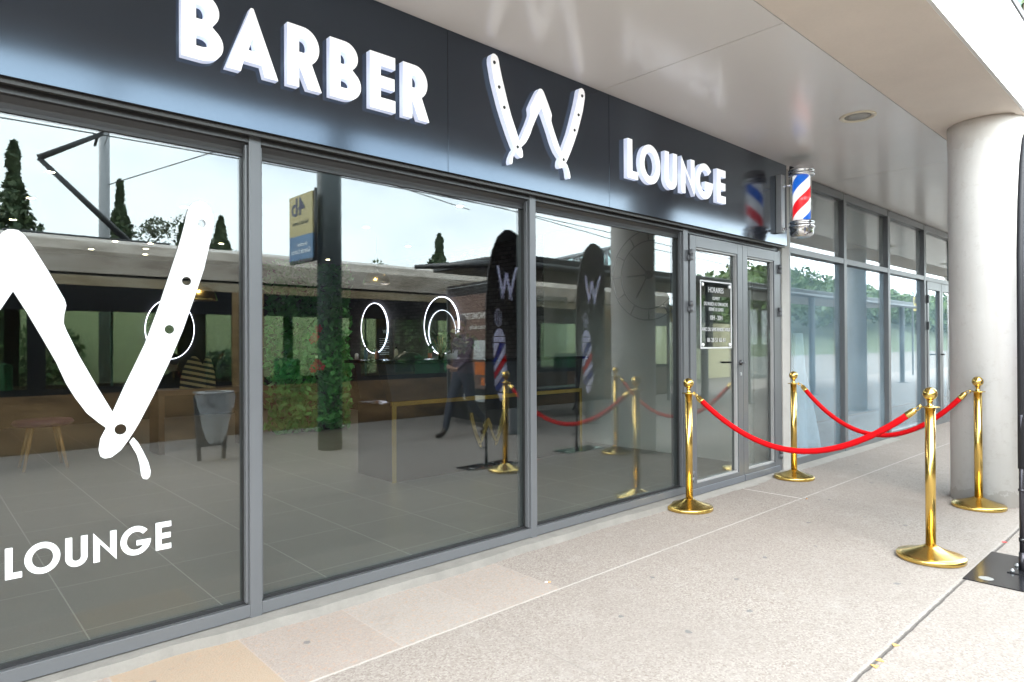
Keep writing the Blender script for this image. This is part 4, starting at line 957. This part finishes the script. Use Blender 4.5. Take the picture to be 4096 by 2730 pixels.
slab(.55, .70, .36, .46, sgn*.0620, .0008, M('poster_white', (.6,.62,.62), .5), 'logo_patch'); slab(.30, .50, .36, .46, sgn*.0620, .0008, M('poster_white', (.6,.62,.62), .5), 'logo_patch')
xdv = pd if sgn > 0 else -pd
text('lettering', 'CHRONOMETRES', M('poster_text', (.7,.68,.65), .5), ad, .10, 1.15, PA+pd*(.42*PL)+pn*(sgn*.0645)+Vector((0,0,1.66)), xdv, .001, bold=.02)
text('lettering', 'accessible', M('poster_text', (.7,.68,.65), .5), ad, .075, .62, PA+pd*(.42*PL)+pn*(sgn*.0645)+Vector((0,0,1.50)), xdv, .001, bold=.01)
# other yellow stop signs
for (px2, z0, z1, yr, s_, lb) in ((1548*KD, 703*KD, 740*KD, -2.4, '4a', 'small yellow 4a stop sign seen reflected beside the door jamb'), (3660/1.0, 1190, 1245, -2.2, '4b', 'yellow 4b stop sign seen reflected in the far dusty window')):
    p = mirY(px2, z0, yr); zb = mirY(px2, z1, yr).z; W_ = (p.z-zb)*1.05
    y_ = thing('stop_sign', (p.x, yr, zb), lb, 'sign'); MB().box(p.x-W_/2, p.x+W_/2, yr-.02, yr+.02, zb, p.z).build('panel', M('sign_yellow2', (.62,.48,.06), .5), y_)
    MB().box(p.x-W_/2-.05, p.x-W_/2-.001, yr-.025, yr+.025, ZG, p.z+.02).build('post', darkm, y_)
    text('lettering', s_, lcol((.05,.05,.05)), y_, (p.z-zb)*.35, W_*.5, (p.x-W_*.1, yr+.0205, zb+(p.z-zb)*.55), (-1,0,0), .002, bold=.02)
# footbridge behind the shelter
fbz = thing('footbridge', (26, -9, ZG), 'steel truss footbridge with glass sides far behind the shelter roof', 'footbridge')
fbm = MB(); F0, F1 = mirY(1215*KD, 612*KD, -9), mirY(1425*KD, 566*KD, -9); nb_ = 6; hh = (F1.z-F0.z)*.9
def fp(i, up): q = F0+(F1-F0)*(i/nb_); return Vector((q.x, -9, q.z-(0 if up else hh*(.35+.65*i/nb_))))
for i in range(nb_):
    fbm.tube([fp(i,0), fp(i+1,0)], .09, 6).tube([fp(i,1), fp(i+1,1)], .08, 6).tube([fp(i+1,0), fp(i+1,1)], .06, 6).tube([fp(i,i%2), fp(i+1,(i+1)%2)], .05, 6)
fbm.build('truss', steel, fbz); MB().prism([(q.x,q.z) for q in (fp(0,0),fp(nb_,0),fp(nb_,1),fp(0,1))], -9.25, -9.22, 'y').build('glass_side', M_glass('bridge_glass', (.7,.82,.82), .06), fbz)
MB().tube([(F1.x-.2,-9,-.3),(F1.x-.2,-9,fp(nb_,0).z)], .16, 10).build('pier', steel, fbz)

# ================================================================== interior of the barber shop
RX = 6.40; RB = 12.6
def floor_mat():
    t = NT('dark_floor_tiles'); o = t.obj(); X, Y, Z = t.xyz(o)
    c = t.mix(t.noise(o, 3, 6, .65), (.145,.136,.126), (.215,.203,.188)); c = t.mix(t.math('MULTIPLY', t.noise(o, 140, 2), .35), c, (.10,.10,.10))
    def gl(cd, off, pit):
        f = t.math('FRACT', t.math('DIVIDE', t.math('SUBTRACT', cd, off-pit/2), pit)); return t.math('LESS_THAN', t.math('ABSOLUTE', t.math('SUBTRACT', f, .5)), .0032/pit)
    g = t.math('MAXIMUM', gl(X, .57, .545), gl(Y, 3.41, .69)); c = t.mix(t.math('MULTIPLY', g, .6), c, (.48,.47,.45))
    t.t.links.new(c, t.p.inputs['Base Color']); t.p.inputs['Roughness'].default_value = .32; return t.m
tag(MB().box(-3, RX, 3.1, RB, -.3, 0.0).build('shop_floor', floor_mat()), kind='structure')
tag(MB().box(-3, RX+.16, 3.13, RB+.2, 2.76, 3.01).build('shop_ceiling', M('dark_ceiling', (.04,.04,.042), .7)), kind='structure')
def brick_mat():
    t = NT('dark_brick'); o = t.obj(); X, Y, Z = t.xyz(o); cb = t.n('ShaderNodeCombineXYZ'); t.t.links.new(t.math('ADD', X, Y), cb.inputs[0]); t.t.links.new(Z, cb.inputs[1])
    b = t.n('ShaderNodeTexBrick'); t.t.links.new(cb.outputs[0], b.inputs['Vector']); b.inputs['Scale'].default_value = 4.4; b.inputs['Color1'].default_value = (.035,.028,.032,1); b.inputs['Color2'].default_value = (.085,.072,.076,1); b.inputs['Mortar'].default_value = (.02,.018,.02,1); b.inputs['Mortar Size'].default_value = .022
    c = t.mix(t.math('MULTIPLY', t.noise(o, 25, 4), .5), b.outputs['Color'], (.09,.075,.08)); t.t.links.new(c, t.p.inputs['Base Color']); t.p.inputs['Roughness'].default_value = .75
    t.bump(t.math('SUBTRACT', t.noise(o, 40, 3), b.outputs['Fac']), .8, .02); return t.m
brk = brick_mat()
tag(MB().box(RX+.001, RX+.155, 6.3, RB, 0, 2.76).build('brick_wall', brk), 'dark brick side wall carrying the two glowing round mirrors', 'wall')
tag(MB().box(RX+.001, RX+.155, 3.31, 6.299, 0, 2.76).build('plaster_wall', M('pale_plaster', (.50,.49,.47), .8, var=.08)), 'pale plaster wall with the big clock near the shop door', 'wall')
tag(MB().box(-3.0, RX+.155, RB+.001, RB+.2, 0, 2.76).build('back_wall', M('dark_paint', (.012,.012,.013), .7)), 'dark painted wall at the very back of the barber shop', 'wall')
tag(MB().box(-3.2, -3.001, 3.13, RB, 0, 2.76).build('side_wall', M('brown_panelling', (.10,.065,.045), .6, var=.3)), 'brown panelled wall on the left side of the barber shop', 'wall')
led = M('led_ring', (.9,.9,.95), .5, emit=(.86,.84,1.), es=.9); mir = M('mirror_glass', (.55,.58,.56), .02, 1.)
def round_mirror(c, ax, ru, rv, label):
    r = thing('round_mirror', c, label, 'mirror', 'round mirrors with white light rings'); cx, cy2, cz = c; n = 64; b = MB(); g = MB()
    def pt(a, s, d):
        u, v = ru*s*math.cos(a), rv*s*math.sin(a)
        return (cx-d, cy2+u, cz+v) if ax == 'x' else (cx+u, cy2-d, cz+v)
    for i in range(n):
        a, a2 = 2*PI*i/n, 2*PI*(i+1)/n
        b.quad(pt(a,1.,.03),pt(a2,1.,.03),pt(a2,.978,.03),pt(a,.978,.03)); b.quad(pt(a,1.,.03),pt(a2,1.,.03),pt(a2,1.,.008),pt(a,1.,.008))
        g.quad(pt(a,.977,.028),pt(a2,.977,.028),pt(a2,.0,.028),pt(a,.0,.028)) if False else g.b.faces.new([g.b.verts.new(pt(a,.977,.028)), g.b.verts.new(pt(a2,.977,.028)), g.b.verts.new(pt(0,0,.028))])
    b.build('light_ring', led, r, weld=True); g.build('mirror', mir, r, weld=True)
round_mirror((RX, 8.62, 1.57), 'x', .47, .47, 'glowing round mirror on the brick wall behind the reed diffuser')
round_mirror((RX, 10.70, 1.57), 'x', .47, .47, 'glowing round mirror on the brick wall behind the price stand')
mp_ = onY(391*KD, 757*KD, RB-.02); round_mirror((mp_.x, RB-.0, mp_.z), 'y', .40, .53, 'glowing oval mirror on the back wall behind the window W')
# shelf of brick-lined niche bits
ck = thing('wall_clock', (RX, 4.55, 2.06), 'large black open wall clock on the pale plaster wall', 'clock')
b = MB(); 
for rr_ in (.53, .40): b.tube([(RX-.025, 4.55+rr_*math.cos(a), 2.06+rr_*math.sin(a)) for a in [2*PI*i/48 for i in range(48)]], .007, 8, closed=True)
for i in range(12): a = 2*PI*i/12; b.tube([(RX-.025, 4.55+.40*math.cos(a), 2.06+.40*math.sin(a)),(RX-.025, 4.55+.53*math.cos(a), 2.06+.53*math.sin(a))], .008, 6)
ckm = M('clock_iron', (.27,.27,.265), .6); b.build('dial_frame', ckm, ck); MB().tube([(RX-.03,4.55,2.06),(RX-.03,4.85,2.06)], .010, 6).build('hand', ckm, ck); MB().tube([(RX-.033,4.55,2.06),(RX-.033,4.72,1.80)], .010, 6).build('hand', ckm, ck)
b = MB()
for a in (.8, 2.3): b.tube([(RX-.022,4.55,2.06),(RX-.022, 4.55+.4*math.cos(a), 2.06+.4*math.sin(a))], .006, 6)
b.lathe([(.0,-.04),(.05,-.04),(.05,-.02)], (RX,4.55,2.06), 20, 'x').build('spokes', ckm, ck)
# plant wall
pw = thing('plant_wall', (4.35, 9.05, 0), 'green wall of artificial ivy and ferns with a few red flowers', 'plant')
MB().box(3.88, 4.85, 9.05, 9.35, 0, 2.45).build('panel', M('plant_backing', (.02,.035,.02), .9), pw)
n = 3800; q = np.stack([rng.uniform(3.82,4.92,n), 9.05-np.abs(rng.normal(.0,.07,n)), rng.uniform(.02,2.45,n)], 1)
leaves(q, .062, 'foliage', M_leaf('ivy_green', (.05,.32,.07), (.16,.55,.15), .4), pw)
n = 300; q = np.stack([3.86-np.abs(rng.normal(0,.05,n)), rng.uniform(9.0,9.4,n), rng.uniform(.02,2.45,n)], 1); leaves(q, .06, 'foliage', M_leaf('ivy_green', (.02,.15,.035), (.07,.32,.07), .4), pw)
for (x, z) in ((4.30,1.33),(4.38,1.50),(4.36,1.00),(4.30,.92),(4.42,.95),(4.33,1.38)):
    b = MB()
    for k in range(6): a = k*1.05; b.obox((x+.035*math.cos(a), 8.90, z+.035*math.sin(a)), (.028*math.cos(a),0,.028*math.sin(a)), (-.02*math.sin(a),0,.02*math.cos(a)), (0,.006,0))
    b.build('flower', M('red_petal', (.55,.02,.02), .6), pw, bevel=.004)
# reception desk
rd = thing('reception_desk', (4.4, 5.3, 0), 'black gloss reception desk with brass edging and a brass W', 'desk')
MB().box(3.24, 5.80, 5.115, 5.75, .0, .70).build('body', M('desk_black', (.012,.012,.014), .12), rd, bevel=.003)
MB().prism([(3.17,1.08),(5.86,1.08),(5.80,.735),(3.24,.735)], 5.13, 5.70, 'y').build('upper_front', M('desk_slate', (.03,.03,.038), .25), rd, bevel=.003)
MB().box(3.12, 5.92, 5.08, 5.80, 1.081, 1.11).build('desk_top', M('desk_black', (.012,.012,.014), .12), rd, bevel=.003)
MB().box(3.225, 5.815, 5.10, 5.14, .695, .735).build('brass_band', gold, rd, bevel=.002)
for x in (3.225, 5.775): MB().box(x, x+.04, 5.10, 5.1145, 0, .6945).build('brass_leg', gold, rd, bevel=.002)
flat('brass_letter', [[(4.37+u*.33, .21+v*.33) for u, v in l] for l in razor_w(lambda u, v: (u, v), tails=False)], gold, rd, .008, 5.105)
m_ = thing('price_stand', (3.24, 5.25, 1.11), 'clear acrylic price list stand with a small W on the desk', 'stand')
MB().box(3.155, 3.325, 5.25, 5.254, 1.112, 1.415).box(3.15, 3.33, 5.22, 5.30, 1.1105, 1.1145).build('sheet', M_glass('acrylic', (.80,.86,.86), .05), m_)
text('lettering', 'W', white_vinyl, m_, .035, .045, (3.24, 5.2495, 1.36), (1,0,0), .001)
b = MB()
for k in range(9): b.box(3.185, 3.185+(.10 if k % 3 else .06), 5.2485, 5.2495, 1.31-.018*k, 1.314-.018*k)
b.build('price_lines', white_vinyl, m_)
dfz = thing('reed_diffuser', (3.92, 5.30, 1.11), 'glass reed diffuser with five wooden sticks on the desk', 'diffuser')
MB().lathe([(.0,0),(.032,0),(.034,.05),(.014,.066),(.014,.085)], (3.92,5.30,1.1105), 20).build('bottle', M_glass('amber_glass', (.62,.55,.42), .06), dfz)
for k, (dx, dz) in enumerate(((-.11,.17),(-.06,.21),(-.01,.19),(.035,.20),(.12,.15))): MB().tube([(3.92,5.30,1.12),(3.92+dx,5.30+.02*(k-2),1.13+dz)], .003, 6).build('reed', wood_leg, dfz)
pl = thing('potted_plant', (4.15, 5.42, 1.11), 'small dark leafy pot plant on the reception desk', 'plant')
MB().lathe([(.0,0),(.05,0),(.065,.09),(.06,.09)], (4.15,5.42,1.1105), 20).build('pot', white_conc, pl); q = rng.normal(size=(170,3))*np.array((.12,.08,.06))+np.array((4.17,5.42,1.27)); leaves(q, .045, 'foliage', LG, pl)
# stool, capes, lamps, spots
so = thing('wooden_chair', (1.03, 8.3, 0), 'chair with plum seat and splayed beech legs behind the window W', 'chair')
MB().lathe([(.0,.44),(.24,.44),(.27,.47),(.25,.50),(.0,.50)], (1.03,8.3,0), 28).build('seat', M('plum_seat', (.075,.025,.06), .7), so)
for k in range(4): a = PI/4+k*PI/2; MB().tube([(1.03+.26*math.cos(a),8.3+.26*math.sin(a),.0),(1.03+.15*math.cos(a),8.3+.15*math.sin(a),.44)], [.014,.022], 10).build('leg', wood_leg, so)
def stripe2():
    t = NT('striped_cloth'); X, Y, Z = t.xyz(t.obj()); f = t.math('FRACT', t.math('MULTIPLY_ADD', X, 3.5, t.math('MULTIPLY', Z, 15.))); c = t.mix(t.math('GREATER_THAN', f, .5), (.03,.03,.035), (.55,.42,.22)); t.t.links.new(c, t.p.inputs['Base Color']); t.p.inputs['Roughness'].default_value = .8; return t.m
for (x, w_, lb) in ((2.56,.26,'folded dark and gold striped barber cape, the wider one on the bench'),(2.72,.14,'narrow dark and gold striped cape beside the wider one')):
    b = MB(); prof = [(1.,.74),(.95,.86),(.75,.98),(.45,1.08),(.12,1.13)]; rg = [[(x+w_*.6*f_*math.cos(a)*(1+.12*math.sin(a*6)), 8.5+.12*f_*math.sin(a), z) for a in [2*PI*i/30 for i in range(30)]] for f_, z in prof]
    for A2, B2 in zip(rg, rg[1:]):
        for k in range(30): b.quad(A2[k],A2[(k+1) % 30],B2[(k+1) % 30],B2[k])
    b.b.faces.new([b.b.verts.new(p) for p in rg[-1]]); tag(b.build('striped_cape', MATS.setdefault('striped', stripe2()), smooth=True, weld=True), lb, 'cape')
wb = thing('side_bench', (2.6,8.5,0), 'low brown wooden bench holding the striped capes', 'bench')
MB().box(2.1,3.2,8.25,8.75,.68,.738).build('bench_top', M('dark_wood', (.08,.045,.025), .5, var=.3), wb, bevel=.005)
for x in (2.15,3.15): MB().box(x-.03,x+.03,8.3,8.7,0,.679).build('leg', M('dark_wood', (.08,.045,.025), .5, var=.3), wb)
lampm = M('lamp_brass', (.75,.50,.16), .25, 1.)
for p, lb in ((onY(865*KD,640*KD,8.0),'brass dome pendant lamp above the reception area'),(onY(460*KD,676*KD,8.0),'brass dome pendant lamp behind the window W arm')):
    t = thing('pendant_lamp', (p.x, 8.0, p.z), lb, 'lamp', 'brass pendant lamps'); z = p.z
    MB().lathe([(.19,-.08),(.185,-.05),(.16,.02),(.11,.07),(.03,.09),(.012,.13)], (p.x,8.0,z), 36).build('lamp_shade', lampm, t); MB().tube([(p.x,8.0,z+.13),(p.x,8.0,2.759)], .004, 6).build('cord', black, t)
    MB().lathe([(.0,-.06),(.035,-.04),(.035,.0),(.0,.02)], (p.x,8.0,z), 16).build('bulb', M('warm_bulb', (.9,.8,.6), .5, emit=(1,.72,.36), es=2.5), t)
spot = M('spot_lens', (.9,.85,.75), .5, emit=(1,.82,.58), es=3.2)
spl = [((115,395),'front row'),((70,455),'second row'),((30,505),'third row'),((265,555),'a'),((210,573),'b'),((335,572),'c'),((300,598),'d'),((410,592),'e'),((508,560),'f')]
for k, (pq, _) in enumerate(spl):
    v = ray(pq[0]*KD, pq[1]*KD); tt = (2.757-1.25)/v.z; p = CAM+v*tt
    if p.y > RB-.2 or p.x > RX-.1:
        p = Vector((max(-2.5, min(p.x, RX-.4)), RB-.4-.05*k, 0))
    t = thing('ceiling_spot', (p.x, p.y, 2.757), 'small warm recessed ceiling spot inside the barber shop', 'light', 'ceiling spots of the barber shop')
    MB().lathe([(.036,0),(.036,-.006),(.052,-.006),(.052,.0)], (p.x,p.y,2.7585), 20).build('trim_ring', steel, t); MB().lathe([(.001,-.003),(.0355,-.003)], (p.x,p.y,2.7585), 20).build('lens', spot, t)
    if k in (0, 1, 2): pass
for (x, y) in ((.9,6.8),(2.2,7.6),(4.3,7.4),(4.4,5.6),(5.6,8.4),(2.6,10.6),(5.4,10.6)):
    t = thing('ceiling_spot', (x, y, 2.757), 'small warm recessed ceiling spot inside the barber shop', 'light', 'ceiling spots of the barber shop')
    MB().lathe([(.036,0),(.036,-.006),(.052,-.006),(.052,.0)], (x,y,2.7585), 20).build('trim_ring', steel, t); MB().lathe([(.001,-.003),(.0355,-.003)], (x,y,2.7585), 20).build('lens', spot, t)
    ld = bpy.data.lights.new('spot_lamp', 'SPOT'); ld.energy = 8; ld.spot_size = 1.9; ld.spot_blend = .6; ld.color = (1,.86,.68); ld.shadow_soft_size = .05
    lo = link(bpy.data.objects.new('spot_lamp', ld)); lo.parent = t; lo.location = (0,0,-.03)
# seating behind the desk, shelf with bottles below the mirrors, plant on the upper bay
for x, y, lb in ((4.35, 6.25, 'black round backed barber chair behind the desk, left one'), (5.35, 6.6, 'black round backed barber chair behind the desk, right one')):
    t = thing('barber_chair', (x, y, 0), lb, 'chair', 'barber chairs'); bl_ = M('black_leather', (.016,.016,.018), .4)
    MB().lathe([(.0,0),(.28,0),(.28,.02),(.05,.05),(.04,.42),(.0,.42)], (x,y,0), 28).build('pedestal', chrome, t)
    MB().box(x-.26,x+.26,y-.26,y+.24,.425,.55).build('seat', bl_, t, bevel=.04)
    MB().prism(arc(x,.93,.27,.24,0,180,18)+[(x-.25,.58),(x+.25,.58)], y+.22, y+.32, 'y').build('backrest', bl_, t, bevel=.02)
    for sx_ in (-1, 1): MB().box(x+sx_*.30-.035, x+sx_*.30+.035, y-.2, y+.22, .66, .74).build('armrest', bl_, t, bevel=.02)
wsf = thing('wall_shelf', (6.3, 9.6, .98), 'dark wall shelf running under the two glowing mirrors', 'shelf')
MB().box(6.14, 6.399, 8.0, 11.4, .95, .985).build('board', M('dark_wood', (.08,.045,.025), .5, var=.3), wsf, bevel=.004)
bcol = [(.5,.48,.42),(.08,.05,.03),(.35,.1,.06),(.05,.12,.2),(.6,.6,.58)]
for k in range(10):
    y = 8.15+.33*k+.05*math.sin(k*5); h = .14+.05*((k*7) % 3); c = bcol[k % 5]
    t = thing('bottle', (6.27, y, .985), ['cream','brown','red brown','blue','white'][k % 5]+' bottle on the wall shelf, '+['nearest the door','close to the nearest bottle','left of the near mirror','under the near mirror','just past the near mirror','midway between the mirrors','beyond the midpoint of the shelf','before the far mirror','under the far mirror','at the far shelf end'][k], 'bottle', 'bottles on the wall shelf')
    MB().lathe([(.0,0),(.034,0),(.036,.01),(.036,h*.7),(.014,h*.85)], (6.27,y,.9855), 16).build('body', M('bottle_%d' % (k % 5), c, .25), t); MB().lathe([(.016,h*.851),(.016,h),(.0,h)], (6.27,y,.9855), 12).build('cap', black, t)
bpz = thing('balcony_plant', (9.55, 1.55, 5.1), 'small green conifer sprig on the upper green bay at the top right corner', 'plant')
q = rng.normal(size=(160,3))*np.array((.13,.04,.10))+np.array((9.56,1.54,5.42)); leaves(q, .05, 'foliage', LG, bpz); MB().tube([(9.56,1.54,4.7),(9.56,1.54,5.4)], .012, 6).build('stem', bark, bpz); MB().box(9.4,9.75,1.45,1.625,4.6,4.75).build('planter', darkm, bpz)
